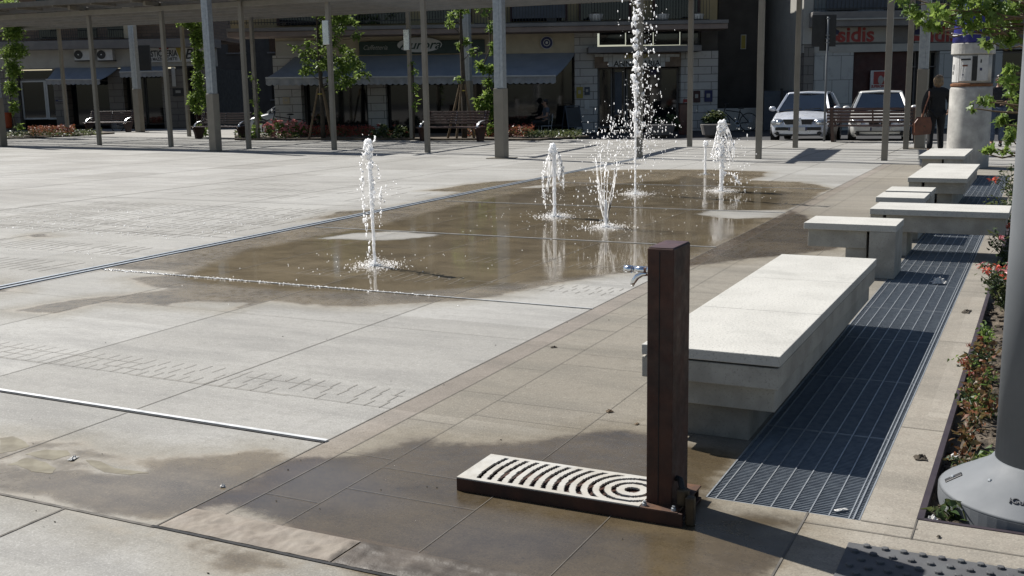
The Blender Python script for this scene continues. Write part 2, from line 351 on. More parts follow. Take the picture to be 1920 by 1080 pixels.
DRY = [pg((600, 447), (660, 437), (740, 434), (835, 440), (760, 449), (690, 450)), pg((290, 571), (380, 566), (470, 567), (420, 581), (350, 578)),
       pg((1300, 402), (1340, 394), (1478, 394), (1460, 408), (1380, 410)), pg((980, 352), (1060, 340), (1020, 352)),
       pg((-20, 826), (30, 824), (50, 834), (0, 844)), pg((50, 850), (110, 838), (140, 855), (80, 860)), pg((15, 862), (70, 862), (105, 880), (60, 882)), pg((160, 865), (230, 872), (265, 886), (190, 886)), pg((1290, 930), (1296, 930), (1296, 936))]
PUDS = [pg((530, 880), (590, 868), (690, 885), (740, 950), (690, 953), (600, 948), (500, 930)), pg((440, 930), (520, 925), (560, 960), (500, 970), (460, 955)), pg((90, 905), (330, 885), (430, 905), (330, 950), (250, 965), (120, 930)),
        pg((760, 1000), (900, 985), (1050, 1010), (1000, 1070), (820, 1050)), pg((460, 470), (700, 425), (860, 385), (1000, 355), (1300, 335), (1480, 360), (1440, 400), (1380, 440), (1290, 475), (1180, 508), (980, 532), (760, 550), (540, 545), (330, 525)), pg((1280, 330), (1450, 350), (1400, 380), (1250, 370))]
PX0, PX1, PY0, PY1 = -1.13, -.54, 3.97, 20.3            # the drained slot under the benches
BX, BY = -.34, 4.07                                      # corner of the planted bed
def arr(*segs):
    o = []
    for a, b, s in segs: o += list(np.linspace(a, b, max(2, int(round((b-a)/s))+1))[:-1])
    return o
xs = arr((-62, -30, 4), (-30, -14, 1), (-14, -8, .16), (-8, -2.93, .085), (-2.93, -2.77, .08), (-2.77, PX0, .08), (PX0, -.73, .1), (-.73, PX1, .095), (PX1, BX, .1), (BX, 1.4, .25), (1.4, 30, 4))+[30]
ys = arr((-8, 2.1, 1), (2.1, 2.85, .08), (2.85, 3.08, .077), (3.08, PY0, .075), (PY0, BY, .1), (BY, 8.5, .075), (8.5, 14, .11), (14, PY1, .18), (PY1, 27, .4), (27, 31.7, .6), (31.7, 40, 1))+[40]
xs, ys = np.array(xs), np.array(ys)
gx, gy = np.meshgrid(xs, ys); P = np.stack([gx.ravel(), gy.ravel()], 1)
wet = np.max([sdf(P, p) for p in WETS], 0); wet = np.minimum(wet, np.min([-sdf(P, p) for p in DRY], 0)); wet = np.clip(wet, -.5, .5)
pud = np.clip(np.minimum(np.max([sdf(P, p) for p in PUDS], 0), wet+.03), -.5, .5)
nx = len(xs); faces = []; mid = []
for j in range(len(ys)-1):
    for i in range(nx-1):
        x, y = (xs[i]+xs[i+1])/2, (ys[j]+ys[j+1])/2
        if PX0 < x < PX1 and PY0 < y < PY1: continue
        if x > BX and x < 1.4 and BY < y < 20: continue
        if y > 31.7 and x > -27: continue
        faces.append((j*nx+i, j*nx+i+1, (j+1)*nx+i+1, (j+1)*nx+i))
        if y > 22.8: k = 0
        elif x < -2.93 or (y < 2.85): k = 0
        elif x < -2.77 or (y < 3.08 and x < -1.9): k = 1
        elif y < PY0 and x > -.73 or x > PX1: k = 3
        else: k = 2
        mid.append(k)
me = bpy.data.meshes.new('plaza'); me.from_pydata([(a, b, 0) for a, b in P], [], faces)
for k in ('light', 'band', 'walk', 'kerbp'): me.materials.append(X[k])
me.polygons.foreach_set('material_index', mid)
for nm, v in (('wet', wet), ('pud', pud)):
    me.attributes.new(nm, 'FLOAT', 'POINT').data.foreach_set('value', v.astype(np.float32))
me.update(); tag(obj('plaza', me), kind='structure')
tag(MB().add([(-400, -60, -.12), (400, -60, -.12), (400, 500, -.12), (-400, 500, -.12)], [(0, 1, 2, 3)]).build('street', X['asphalt']), kind='structure')
b = MB(); b.box(-27, 30, 31.7, 31.85, -.12, .001); b.box(-62, -27, 40, 40.15, -.12, .001)
tag(b.build('kerb', X['greyc']), kind='structure')
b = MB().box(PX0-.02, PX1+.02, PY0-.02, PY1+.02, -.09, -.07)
tag(b.build('drain_floor', X['pit']), kind='structure')  # black sheet paints in the dark depth below the gratings
# joints between the slabs
b = MB(); rnd = random.Random(4)
def jx(x, y0, y1, wd=.008): b.add([(x-wd/2, y0, .0025), (x+wd/2, y0, .0025), (x+wd/2, y1, .0025), (x-wd/2, y1, .0025)], [(0, 1, 2, 3)])
def jy(y, x0, x1, wd=.008): b.add([(x0, y-wd/2, .003), (x1, y-wd/2, .003), (x1, y+wd/2, .003), (x0, y+wd/2, .003)], [(0, 1, 2, 3)])
for x in (-4.16, -5.42, -6.66, -7.9+.02): jx(x, 2.86, 22.7, .006)
for x in (-3.4, -5.1, -6.8): jx(x, -2, 2.85, .012)
jy(2.85, -30, -2.93, .016)
for x in (-10.75, -13.6, -16.5, -19.6, -22.5, -26): jx(x, 4, 24, .02 if x < -12 else .012)
for y in np.arange(2.86+1.65, 22, 1.65): jy(y, -7.9, -2.94, .003)
for y in np.arange(6.2, 24, 3.3): jy(y, -30, -8.3, .012)
jx(-2.935, 2.85, 22.8, .006); jx(-2.77, 2.9, 22.8, .004);
for x in (-2.5, -1.9, -1.4): jx(x, 2.9, 22.8, .0028)
k = 0
for y in np.arange(3.3, 22.5, .55):
    x0 = (-2.77, -2.5, -1.9, -1.4); k += 1
    for q in range(3): jy(y+(.18*q if k % 2 else -.1*q), x0[q], (-2.5, -1.9, -1.13)[q], .0026)
jx(-.73, 2.2, PY0, .008); jy(3.97, -.54, -.34, .006); jy(3.87, -.73, 1.4, .005); jx(-.35, 3.87, 4.07, .006)
for y in (5.2, 7.1, 8.9, 10.7, 12.5, 14.4, 16.2): jy(y, PX1, BX, .005)
for x in np.arange(-28, 2, 1.65): jx(x, 24.0, 31.5, .02)
for y in np.arange(22.9, 31.5, 1.2): jy(y, -30, 1.5, .02)
tag(b.build('paving_joints', X['joint']), kind='structure')
# engraved strips of small grooves
b = MB()
def grooves(x0, x1, y0, y1, rows, step, p=.9, wd=.006):
    hh = (y1-y0)/rows
    for r in range(rows):
        x = x0
        while x < x1:
            if rnd.random() < p:
                yy = y0+r*hh; sk = rnd.uniform(-.02, .02); e = rnd.uniform(.9, 1.04)*hh
                b.add([(x-wd/2, yy, .003), (x+wd/2, yy, .003), (x+wd/2+sk*.2, yy+e, .003), (x-wd/2+sk*.2, yy+e, .003)], [(0, 1, 2, 3)])
            x += step*rnd.uniform(.9, 1.1)
        if r < rows:
            x = x0
            while x < x1:
                l = rnd.uniform(.2, .7)
                if rnd.random() < p*.6: b.add([(x, y0+r*hh-.002, .0033), (min(x+l, x1), y0+r*hh-.002, .0033), (min(x+l, x1), y0+r*hh+.002, .0033), (x, y0+r*hh+.002, .0033)], [(0, 1, 2, 3)])
                x += l
grooves(-7.8, -3.0, 4.5, 4.84, 3, .105, .95, .005)
grooves(-6, -3.0, 7.75, 8.1, 3, .105, .8, .005)
grooves(-5, -3.0, 8.9, 9.2, 2, .105, .8, .005)
for yy in (7.0, 8.05): grooves(-14, -8.4, yy, yy+.55, 2, .13, .85, .012)
for q in range(5): grooves(-15.5+q*.6, -8.5, 9.3+q*.62, 9.3+q*.62+.5, 2, .15, .85, .014)
for q in range(3): grooves(-13, -8.6, 13.4+q*.9, 13.4+q*.9+.5, 1, .2, .6, .014)
tag(b.build('paving_grooves', mat('shallow groove', (.31, .29, .25), (.22, .20, .175), 12, .85)), kind='structure')
# rough hewn stone edge of the walkway
for seg, (a, c) in enumerate(((-2.92, -2.14), (-2.13, -.9))):
    b = MB(); vs = []; N = 90; Mv = 16
    for i in range(N+1):
        for j in range(Mv+1):
            x = a+(c-a)*i/N; y = 2.862+.19*j/Mv; e = min(1, (Mv-j)/2, j/2+.2, i/2, (N-i)/2)
            z = .003+e*(.006+.009*mnoise.noise(Vector((x*11, y*16, seg)))+.005*mnoise.noise(Vector((x*33, y*40, seg))))
            vs.append((x, y, max(z, .0015)))
    b.add(vs, [(i*(Mv+1)+j, (i+1)*(Mv+1)+j, (i+1)*(Mv+1)+j+1, i*(Mv+1)+j+1) for i in range(N) for j in range(Mv)])
    k = mat('rough split stone', (.34, .295, .24), (.27, .225, .18), 5, .8, 0, .5, 70, .004) if seg == 0 else mat('wet split stone', (.15, .125, .10), (.085, .07, .055), 5, .5, 0, .4, 60, .005, spec=.3)
    tag(b.build('rough_stone_edge', k, smooth=True), kind='structure')
b = MB().box(-2.95, -.9, 2.845, 2.861, .002, .0032); tag(b.build('edge_gap_shade', X['pit']), kind='structure')  # flat dark strip, the shadow line of the edge put in as colour
# planted bed on the right
b = MB(); vs = []; NX, NY = 40, 220
for j in range(NY+1):
    for i in range(NX+1):
        x = BX+.012+1.73*i/NX; y = BY+.01+15.9*j/NY
        z = -.05+.035*mnoise.noise(Vector((x*5, y*5, 0)))+.02*mnoise.noise(Vector((x*17, y*17, 3)))
        vs.append((x, y, z))
b.add(vs, [(j*(NX+1)+i, j*(NX+1)+i+1, (j+1)*(NX+1)+i+1, (j+1)*(NX+1)+i) for j in range(NY) for i in range(NX)])
rr = random.Random(8)
for i in range(1800):
    y = BY+.05+7*rr.random()**1.6; x = BX+.03+.9*rr.random(); s = rr.uniform(.006, .022)
    b.ball((x, y, -.05+s*.3+.035*mnoise.noise(Vector((x*5, y*5, 0)))), (s*rr.uniform(.8, 1.6), s, s*.7), 5, 3)
tag(b.build('soil', X['soil']), kind='structure')
b = MB(); b.box(BX-.012, BX+.012, BY, 20, -.1, .004); b.box(BX-.012, 1.4, BY-.008, BY+.012, -.1, .003)
tag(b.build('bed_edging', mat('dark edging steel', (.045, .03, .04), None, 6, .6)), kind='structure')
# ---------------------------------------------------------------- slot drains
def strip(name, label, x0, y0, x1, y1, wd, z=.006, mt='chrome'):
    t = thing(name, label, 'drain', ((x0+x1)/2, (y0+y1)/2, 0)); dx, dy = (x1-x0)/2, (y1-y0)/2
    n = Vector((-dy, dx, 0)).normalized()*wd
    b = MB()
    if mt == 'steel': b.bar((-dx, -dy+.006, z/2), (dx, dy+.006, z/2), wd*1.5, z)
    else:
        for s in (-1, 1): b.bar((-dx+n.x*s, -dy+n.y*s, z/2), (dx+n.x*s, dy+n.y*s, z/2), wd*.75, z)
    b.build('steel_edge', X[mt], t)
    b = MB(); k_ = -.006-wd*.6 if mt == 'steel' else 0; b.bar((-dx, -dy+k_, .003), (dx, dy+k_, .003), wd*(.7 if mt == 'steel' else 1.4), .002); b.build('slot', X['pit'], t)
    return t
X['steel'] = mat('bright steel strip', (1., 1., .98), (.85, .86, .84), 6, .4, .3)
strip('slot_drain', 'short bright steel strip drain in the dry paving nearest the viewer', -9.5, 3.98, -2.93, 3.94, .016, .008, 'steel')
for y, l in ((7.27, 'steel strip drain sparkling along the near edge of the wet fountain area'), (10.58, 'thin steel strip drain across the wet paving behind the left jet'), (13.76, 'thin steel strip drain crossing the wet paving beside the second jet'), (17.1, 'farthest thin steel strip drain near the far edge of the wet paving')):
    strip('slot_drain', l, -7.9, y+.03, -2.93, y-.03, .008, .006, 'steel')
t = strip('channel_drain', 'long dark metal channel drain running along the left side of the wet area', -7.92, 3, -8.35, 24, .05, .01, 'galvd')
# ---------------------------------------------------------------- gratings
b = MB(); PL = (PY1-PY0)/16; PW = PX1-PX0
def grate_parts():
    bars = MB(); n = 58
    for i in range(n):
        y = .012+(PL-.024)*i/(n-1); bars.add([(.01, y-.0016, -.003), (PW-.01, y-.0016, -.003), (PW-.01, y+.0016, -.003), (.01, y+.0016, -.003), (.01, y, -.024), (PW-.01, y, -.024)], [(0, 1, 2, 3), (0, 4, 5, 1), (3, 2, 5, 4)])
    rods = MB()
    for k in range(8):
        x = .04+.0725*k; rods.box(x-.0024, x+.0024, .003, PL-.003, -.010, -.0005)
    fr = MB()
    for x in (.004, PW-.004, PW-.026): fr.box(x-.003, x+.003, 0.002, PL-.002, -.03, .001)
    for y in (.004, PL-.004): fr.box(.008, PW-.03, y-.002, y+.002, -.03, -.001)
    return bars, rods, fr
t0 = thing('floor_grating', 'nearest steel floor grating panel, half shaded by the long concrete bench', 'grating', (PX0, PY0, 0), 0, 'floor grating panels beside the concrete benches')
ba, ro, fr = grate_parts(); ba.build('bearing_bars', X['galvd'], t0); ro.build('cross_rods', X['galv'], t0); fr.build('frame', X['galv'], t0)
GL = {1: 'second floor grating panel, wholly in the shadow of the long bench', 2: 'third floor grating panel, darkest in the middle of the long bench shadow', 3: 'floor grating panel at the far end of the long bench shadow', 4: 'sunlit floor grating panel just beyond the long bench', 5: 'floor grating panel with crumpled tissue lying on it'}
for k in range(1, 16):
    t = copy_tree(t0); t.location = (PX0, PY0+PL*k, 0)
    t['label'] = GL.get(k, 'steel floor grating panel among the smaller concrete benches, %s in the row' % ['seventh', 'eighth', 'ninth', 'tenth', 'eleventh', 'twelfth', 'thirteenth', 'fourteenth', 'fifteenth', 'sixteenth'][max(k-6, 0)])
# ---------------------------------------------------------------- drinking fountain
t = thing('drinking_fountain', 'tall dark rusted steel drinking fountain post with chrome tap and slotted foot tray', 'drinking fountain', (-1.21, 3.76, 0))
ang = math.radians(1)
b = MB(); b.box(-.070, .030, -.066, .135, .03, 1.025); b.build('post', X['corten'], t, .004)
b = MB(); b.box(-.024, -.021, -.0675, -.066, .04, 1.015); b.build('seam', X['dark'], t)
b = MB(); b.box(-.066, .026, -.062, .131, 1.0252, 1.029); b.build('cap_plate', mat('purple brown steel cap', (.12, .06, .06), (.08, .04, .04), 15, .5), t, .002)
# tray with curved slots
TX0, TX1, TY0, TY1 = -.86, .06, -.12, .19
b = MB(); b.box(TX0, .088, TY0, TY0+.012, 0, .052); b.box(TX0, .06, TY1-.012, TY1, 0, .052); b.box(TX0, TX0+.012, TY0+.013, TY1-.013, 0, .052)
b.box(TX0+.013, .075, TY0+.013, TY1-.013, .001, .012); b.build('tray', X['corten'], t, .002)
def slotted(x0, x1, y0, y1, cx, cy, z0, z1):
    # plate as a fine polar-aware grid: cells inside a slot are left out
    NXp, NYp = 190, 66; b = MB(); xsg = np.linspace(x0, x1, NXp+1); ysg = np.linspace(y0, y1, NYp+1)
    keep = np.zeros((NXp, NYp), bool)
    for i in range(NXp):
        for j in range(NYp):
            x, y = (xsg[i]+xsg[i+1])/2, (ysg[j]+ysg[j+1])/2; r = math.hypot(x-cx, (y-cy))
            inb = y0+.022 < y < y1-.022 and x0+.03 < x < x1-.006
            ring = (r-.062) % .046
            hole = (r < .03) or (inb and r > .062 and ring < .021 and r < .64)
            keep[i, j] = not hole
    idx = {}
    def vid(i, j, k):
        if (i, j, k) not in idx: idx[(i, j, k)] = len(b.v); b.v.append((float(xsg[i]), float(ysg[j]), z1 if k else z0))
        return idx[(i, j, k)]
    def face(*q): b.f.append(q); b.mi.append(0)
    for i in range(NXp):
        for j in range(NYp):
            if not keep[i, j]: continue
            face(vid(i, j, 1), vid(i+1, j, 1), vid(i+1, j+1, 1), vid(i, j+1, 1))
            for di, dj, e in ((-1, 0, ((i, j+1), (i, j))), (1, 0, ((i+1, j), (i+1, j+1))), (0, -1, ((i, j), (i+1, j))), (0, 1, ((i+1, j+1), (i, j+1)))):
                a, c = i+di, j+dj
                if not (0 <= a < NXp and 0 <= c < NYp) or not keep[a, c]:
                    (p, q), (r, s) = e; face(vid(p, q, 0), vid(r, s, 0), vid(r, s, 1), vid(p, q, 1))
    return b
slotted(TX0, -.08, TY0+.002, TY1-.002, -.16, .03, .049, .057).build('slotted_plate', X['plate'], t)
b = MB(); b.box(-.079, .07, TY0+.001, TY1-.001, .048, .055); b.build('foot_plate', mat('rusty foot plate', (.16, .065, .02), (.05, .02, .01), 14, .7), t, .002)
b = MB()
for x, y in ((-.065, -.098), (.05, -.103)): b = MB().lathe([(.010, .055), (.009, .065), (.006, .066), (.006, .073)], (x, y), 8); b.build('bolt', X['galv'], t)
tp = MB(); tp.tube([(-.09, .0, 0.933), (-.145, .0, 0.933)], .0135, 12); tp.tube([(-.145, .0, 0.933), (-.15, 0, 0.933)], .011, 12); tp.tube([(-.15, .0, 0.933), (-.182, 0, 0.933)], .0145, 12); tp.tube([(-.074, .0, 0.933), (-.09, 0, 0.933)], .016, 12)
tp = tp.build('tap', X['chrome'], t, smooth=True)
MB().tube([(-.08, 0, 0.921), (-.11, 0, 0.918), (-.132, 0, 0.906), (-.146, 0, 0.886), (-.152, 0, 0.871)], [.008, .010, .011, .010, .008], 10).build('spout', X['chrome'], tp, smooth=True)
b = MB(); b.box(.092, .125, -.10, -.066, 0, .112); b.cyl(.07, -.05, .06, .125, .024, .024, 12); b.build('valve', X['brass'], t, .006)
b = MB(); b.tube([(.034, -.02, .15), (.05, -.025, .15), (.066, -.045, .12), (.07, -.05, .07)], .012, 8); b.build('hose', X['rubber'], t)
# ---------------------------------------------------------------- concrete benches
def slabs(b, x0, x1, y0, y1, z0, z1): b.box(x0, x1, y0, y1, z0, z1)
Z = .445
t = thing('concrete_bench', 'long low pale concrete bench nearest the fountain post, top of three slabs', 'bench', (-1.3, 6, 0), 0, 'pale concrete benches along the grating')
yy = [4.57, 5.52, 6.49, 7.47]
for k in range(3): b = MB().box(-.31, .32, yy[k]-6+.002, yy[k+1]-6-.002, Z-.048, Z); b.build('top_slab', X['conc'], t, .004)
b = MB(); b.box(-.29, .29, 4.60-6, 7.44-6, Z-.0575, Z-.0485); b.build('gap_shade_core', X['pit'], t)  # black core colours in the shade of the gap below the top slabs
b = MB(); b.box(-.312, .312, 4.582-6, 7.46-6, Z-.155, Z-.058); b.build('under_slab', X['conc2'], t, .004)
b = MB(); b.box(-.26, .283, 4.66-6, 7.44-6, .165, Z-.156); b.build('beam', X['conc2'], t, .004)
b = MB(); b.box(-.25, .155, 4.72-6, 7.40-6, 0, .164); b.build('base', mat('darker base concrete', (.36, .335, .285), (.22, .20, .165), 5, .8, 0, .5, 40, .005, fine=.6), t, .004)  # base in a darker concrete than the beam above it
def cbench(label, x0, x1, y0, y1, parts, tops=None):
    cx, cy = (x0+x1)/2, (y0+y1)/2
    t = thing('concrete_bench', label, 'bench', (cx, cy, 0), 0, 'pale concrete benches along the grating')
    for (a, c) in (tops or [(y0, y1)]): MB().box(x0-cx, x1-cx, a-cy, c-cy, Z-.055, Z).build('top_slab', X['conc'], t, .004)
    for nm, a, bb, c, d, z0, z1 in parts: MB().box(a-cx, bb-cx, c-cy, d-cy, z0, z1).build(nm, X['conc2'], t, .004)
    return t
zt = Z-.056
cbench('short concrete bench on two piers behind the long bench, end jutting over the wet walkway', -1.82, -1.075, 9.27, 9.79,
       [('beam', -1.79, -1.31, 9.31, 9.76, zt-.15, zt), ('pier', -1.48, -1.31, 9.33, 9.75, 0, zt-.151), ('pier', -1.285, -1.077, 9.275, 9.75, 0, zt)])
cbench('long crosswise concrete bench cantilevered over the grating towards the flower bed', -1.46, -.275, 10.5, 11.12,
       [('pier', -1.458, -1.345, 10.53, 11.1, 0, zt), ('beam', -1.32, -.30, 10.55, 11.08, zt-.16, zt), ('pier', -1.235, -1.13, 10.6, 11.05, 0, zt-.161)])
cbench('small concrete bench of two narrow top slabs with a gap between', -1.56, -1.09, 11.6, 12.85,
       [('pier', -1.53, -1.13, 11.63, 12.15, .14, zt), ('pier', -1.53, -1.10, 12.36, 12.83, .14, zt), ('base', -1.4, -1.15, 11.75, 12.75, 0, .138)], [(11.6, 12.18), (12.33, 12.85)])
cbench('wide square concrete bench with its large top slab overhanging the grating', -1.53, -.85, 14.1, 16.65,
       [('pier', -1.52, -1.37, 14.13, 16.6, 0, zt), ('beam', -1.34, -.88, 14.17, 16.6, zt-.14, zt), ('pier', -1.2, -1.03, 14.3, 16.4, 0, zt-.141)])
cbench('farthest concrete bench, small slab in front of the poster column', -1.85, -1.17, 18.38, 20.43,
       [('beam', -1.80, -1.50, 18.44, 20.38, 0, zt), ('pier', -1.47, -1.19, 18.40, 20.4, 0, zt)])
# ---------------------------------------------------------------- tactile mat
t = thing('tactile_mat', 'dark studded tactile paving mat in the bottom right corner', 'tactile paving', (-.545, 3.1, 0))
MB().box(0, 1.6, -.8, .64, .001, .008).build('mat', X['tact'], t, .003)
b = MB()
for i in range(26):
    for j in range(24):
        x = .035+.061*i+(.03 if j % 2 else 0); y = -.76+.06*j
        if x < 1.57 and y < .62: b.lathe([(.0135, .008), (.0125, .016), (.008, .0175)], (x, y), 8)
tag(b.build('studs', X['tact'], t), kind='stuff')
# ---------------------------------------------------------------- lamp post
LC = (.06, 4.46)
t = thing('lamp_post', 'thick grey steel lamp post with flared cone base standing in the flower bed', 'lamp post', (*LC, -.055))
MB().lathe([(.172, .2), (.170, 1.2), (.166, 2.4), (.15, 5), (.12, 7.5)], seg=40).build('pole', X['lamp'], t, smooth=True)
bs = MB(); bs.lathe([(.36, 0), (.372, .01), (.372, .082)], seg=64); bs.build('base_rim', X['lamp'], t, smooth=False)
bs = MB(); bs.lathe([(.371, .0825), (.360, .092), (.225, .172), (.198, .190), (.182, .212), (.174, .218)], seg=64); base = bs.build('base_cone', X['lamp'], t, smooth=True)
for a, r0, z0 in ((190, .285, .131), (222, .205, .171), (70, .285, .131)):
    ca, sa = math.cos(math.radians(a)), math.sin(math.radians(a))
    b = MB(); b.bar((ca*r0, sa*r0, z0), (ca*(r0+.06), sa*(r0+.06), z0-.036), .034, .018); rc = b.build('recess_shade', X['black'], t, .003)  # black bars give the bolt pockets their shade by colour
    MB().ball((ca*(r0+.035), sa*(r0+.035), z0-.012), .010, 8, 5).build('bolt', X['galv'], rc)
sa = math.radians(-100); nrm = Vector((math.cos(sa)*.51, math.sin(sa)*.51, .86)).normalized()
px_, tang = Vector((math.cos(sa)*.29, math.sin(sa)*.29, .1345)), Vector((-math.sin(sa), math.cos(sa), 0))
up = nrm.cross(tang); M3 = Matrix((tang, up, nrm)).transposed()
text('lettering', 'iGuzzini', .036, mat('raised grey lettering', (.15, .155, .165), None, 6, .5), t, px_+tang*.0+nrm*.001, .003, rot=M3.to_euler())
MB().lathe([(.05, 7.5), (.3, 7.6), (.3, 7.75), (.05, 7.85)], seg=24).build('lamp_head', X['lamp'], t)
# ================================================================ buildings (upright planes across the view)
class Fac:                          # local frame: x right, y away from the viewer, z up; origin on the plane at distance D
    def __init__(s, D, rc): s.D = D; s.rc = rc; p = R0*rc+F0*D; s.loc = (p[0], p[1], 0)
    def p(s, px, py, y=0.): r, z = L(px, py, s.D+y); return r-s.rc, z
    def box(s, b, px0, py0, px1, py1, yf, yb):
        xm, ym = (px0+px1)/2, (py0+py1)/2
        b.box(s.p(px0, ym, yf)[0], s.p(px1, ym, yf)[0], yf, yb, s.p(xm, py1, yf)[1], s.p(xm, py0, yf)[1]); return b
    def pc(s, name, mt, parent, px0, py0, px1, py1, yf, yb, bevel=0):
        return s.box(MB(), px0, py0, px1, py1, yf, yb).build(name, X[mt], parent, bevel)
    def thing(s, name, label, cat, group=None): return thing(name, label, cat, s.loc, YAW, group)
def sign_thing(D, px, name, label, cat, group=None):
    f = Fac(D, L(px, 150, D)[0]); return f, f.thing(name, label, cat, group)
def base_to(b, f, px0, px1, py_top, yf, yb):
    x0, x1 = f.p(px0, 200, yf)[0], f.p(px1, 200, yf)[0]; b.box(x0, x1, yf, yb, -.1, f.p((px0+px1)/2, py_top, yf)[1]); return b
def railing(f, parent, px0, px1, py0, py1, y, step=.11, mt='black'):
    x0, x1 = f.p(px0, py1, y)[0], f.p(px1, py1, y)[0]; z0, z1 = f.p((px0+px1)/2, py1, y)[1], f.p((px0+px1)/2, py0, y)[1]
    b = MB(); x = x0
    while x < x1: b.box(x-.008, x+.008, y-.008, y+.008, z0, z1); x += step
    b.box(x0, x1, y-.02, y+.02, z1, z1+.04); b.box(x0, x1, y-.015, y+.015, z0+.06, z0+.09)
    return b.build('railing', X[mt], parent)
def awning(f, parent, top, bot, ytop, ybot, val, mt='awn'):      # top/bot = pixel ends of the wall line and of the front bar
    b = MB(); A = [(*f.p(x, y, ytop),) for x, y in top]; B = [(*f.p(x, y, ybot),) for x, y in bot]
    N = 24; vs = []
    for k in range(N+1):
        u = k/N
        for q in range(5):
            v = q/4; x = (A[0][0]*(1-u)+A[1][0]*u)*(1-v)+(B[0][0]*(1-u)+B[1][0]*u)*v; z = (A[0][1]*(1-u)+A[1][1]*u)*(1-v)+(B[0][1]*(1-u)+B[1][1]*u)*v
            vs.append((x, ytop*(1-v)+ybot*v, z-.05*math.sin(PI*v)-.012*math.sin(u*40)*v*(1-v)*4))
    n0 = len(vs); vs += [(x, y, z-.02) for x, y, z in vs]
    fs = [(k*5+q, (k+1)*5+q, (k+1)*5+q+1, k*5+q+1) for k in range(N) for q in range(4)]
    b.add(vs, fs+[tuple(n0+i for i in q[::-1]) for q in fs]); cl = b.build('awning', X[mt], parent)
    b = MB(); x0, x1 = B[0][0], B[1][0]; z = (B[0][1]+B[1][1])/2; n = int((x1-x0)/.22)
    hgt = z-f.p((bot[0][0]+bot[1][0])/2, bot[0][1]+val, ybot)[1]; top_ = []; low = []
    for i in range(n*6+1):
        u = i/(n*6); x = x0+(x1-x0)*u; top_.append((x, ybot, B[0][1]*(1-u)+B[1][1]*u)); low.append((x, ybot+.02*math.sin(i*.5), B[0][1]*(1-u)+B[1][1]*u-hgt*(.82+.18*abs(math.sin(PI*i/6)))))
    m_ = len(top_); b.add(top_+low+[(x, y+.012, z) for x, y, z in top_+low], [(i, i+1, m_+i+1, m_+i) for i in range(m_-1)]+[(2*m_+i, 3*m_+i, 3*m_+i+1, 2*m_+i+1) for i in range(m_-1)])
    b.build('valance', X['awng'], cl)
    MB().bar((x0, ybot-.02, B[0][1]+.02), (x1, ybot-.02, B[1][1]+.02), .05, .05).build('front_bar', X['white'], cl)
    return cl
def window(f, parent, px0, py0, px1, py1, y, name='window', fm='greyc', fw=.06):
    x0, x1 = f.p(px0, py0, y)[0], f.p(px1, py0, y)[0]; xm = (px0+px1)/2; z1, z0 = f.p(xm, py0, y)[1], f.p(xm, py1, y)[1]
    o = MB().box(x0+fw, x1-fw, y+.02, y+.04, z0+fw, z1-fw).build(name, X['glass'], parent)
    b = MB(); b.box(x0, x0+fw, y-.02, y+.06, z0, z1); b.box(x1-fw, x1, y-.02, y+.06, z0, z1); b.box(x0+fw, x1-fw, y-.02, y+.06, z1-fw, z1); b.box(x0+fw, x1-fw, y-.02, y+.06, z0, z0+fw)
    b.build('frame', X[fm], o); return o
# ---------------------------------------------------------------- cafe building
D1 = 42.; f = Fac(D1, L(940, 150, D1)[0]); t = f.thing('cafe_building', 'white stone and ochre cafe building with long grey awning and balconies', 'building')
lf, rt = f.p(518, 200)[0], f.p(1345, 200)[0]
for a, c in ((516, 566), (690, 724), (1078, 1120.5), (1276, 1345)): base_to(MB(), f, a, c, 104 if a < 1000 else 62 if a < 1200 else 95, 0, .6).build('stone_pillar', X['stone'], t)
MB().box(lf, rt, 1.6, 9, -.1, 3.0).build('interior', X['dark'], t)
f.pc('fascia', 'beige', t, 516, 62, 1079, 104.5, .03, 1.6); f.pc('soffit_band', 'ochre', t, 600, 48, 1120, 62, .06, 1.5)
f.pc('fascia', 'pale', t, 517, 77, 596, 104, -.03, .03)
for x0, x1 in ((568, 688), (726, 860), (862, 940), (942, 1076)): window(f, t, x0, 108, x1, 238, .9, 'shop_window', 'black', .08)
for x0, x1 in ((1121, 1148), (1150, 1172), (1174, 1272)): window(f, t, x0, 128, x1, 240, .5, 'glass_door', 'greyc', .06)
f.pc('door_panel', 'gate', t, 1153, 135, 1166, 215, .35, .45)
for x0, x1 in ((1124, 1172), (1174, 1224), (1226, 1274), (1276, 1312)): window(f, t, x0, 50, x1, 84, .2, 'window', 'black', .05)
f.pc('upper_wall', 'plain', t, 1120, 44, 1316, 52, .25, 1.5); f.pc('canopy', 'greyc', t, 1103, 86, 1316, 98, -.9, .1, .03)
f.pc('side_wall', 'plain', t, 1314, 40, 1346, 95, .3, 1.6)
awning(f, t, ((552, 107), (1079, 99)), ((498, 147), (1042, 143)), -.02, -1.6, 12)
b = MB(); f.box(b, 425, 52, 1365, 62, -1.35, .05); sl_ = b.build('balcony', X['pinkc'], t, .02)
f.pc('balcony_edge', 'greyc', sl_, 424, 45, 1366, 51.5, -1.4, -1.2)
railing(f, sl_, 428, 830, -16, 44, -1.3); railing(f, sl_, 890, 1330, -20, 44, -1.3)
f.pc('balcony_panel', 'gate', sl_, 960, -22, 1060, 34, -1.24, -1.2)
z2 = f.p(940, 45, 0)[1]
lf = f.p(428, 40)[0]; MB().box(lf, rt, .3, 9, z2+.02, 7.0).build('upper_wall', X['ochre'], t)
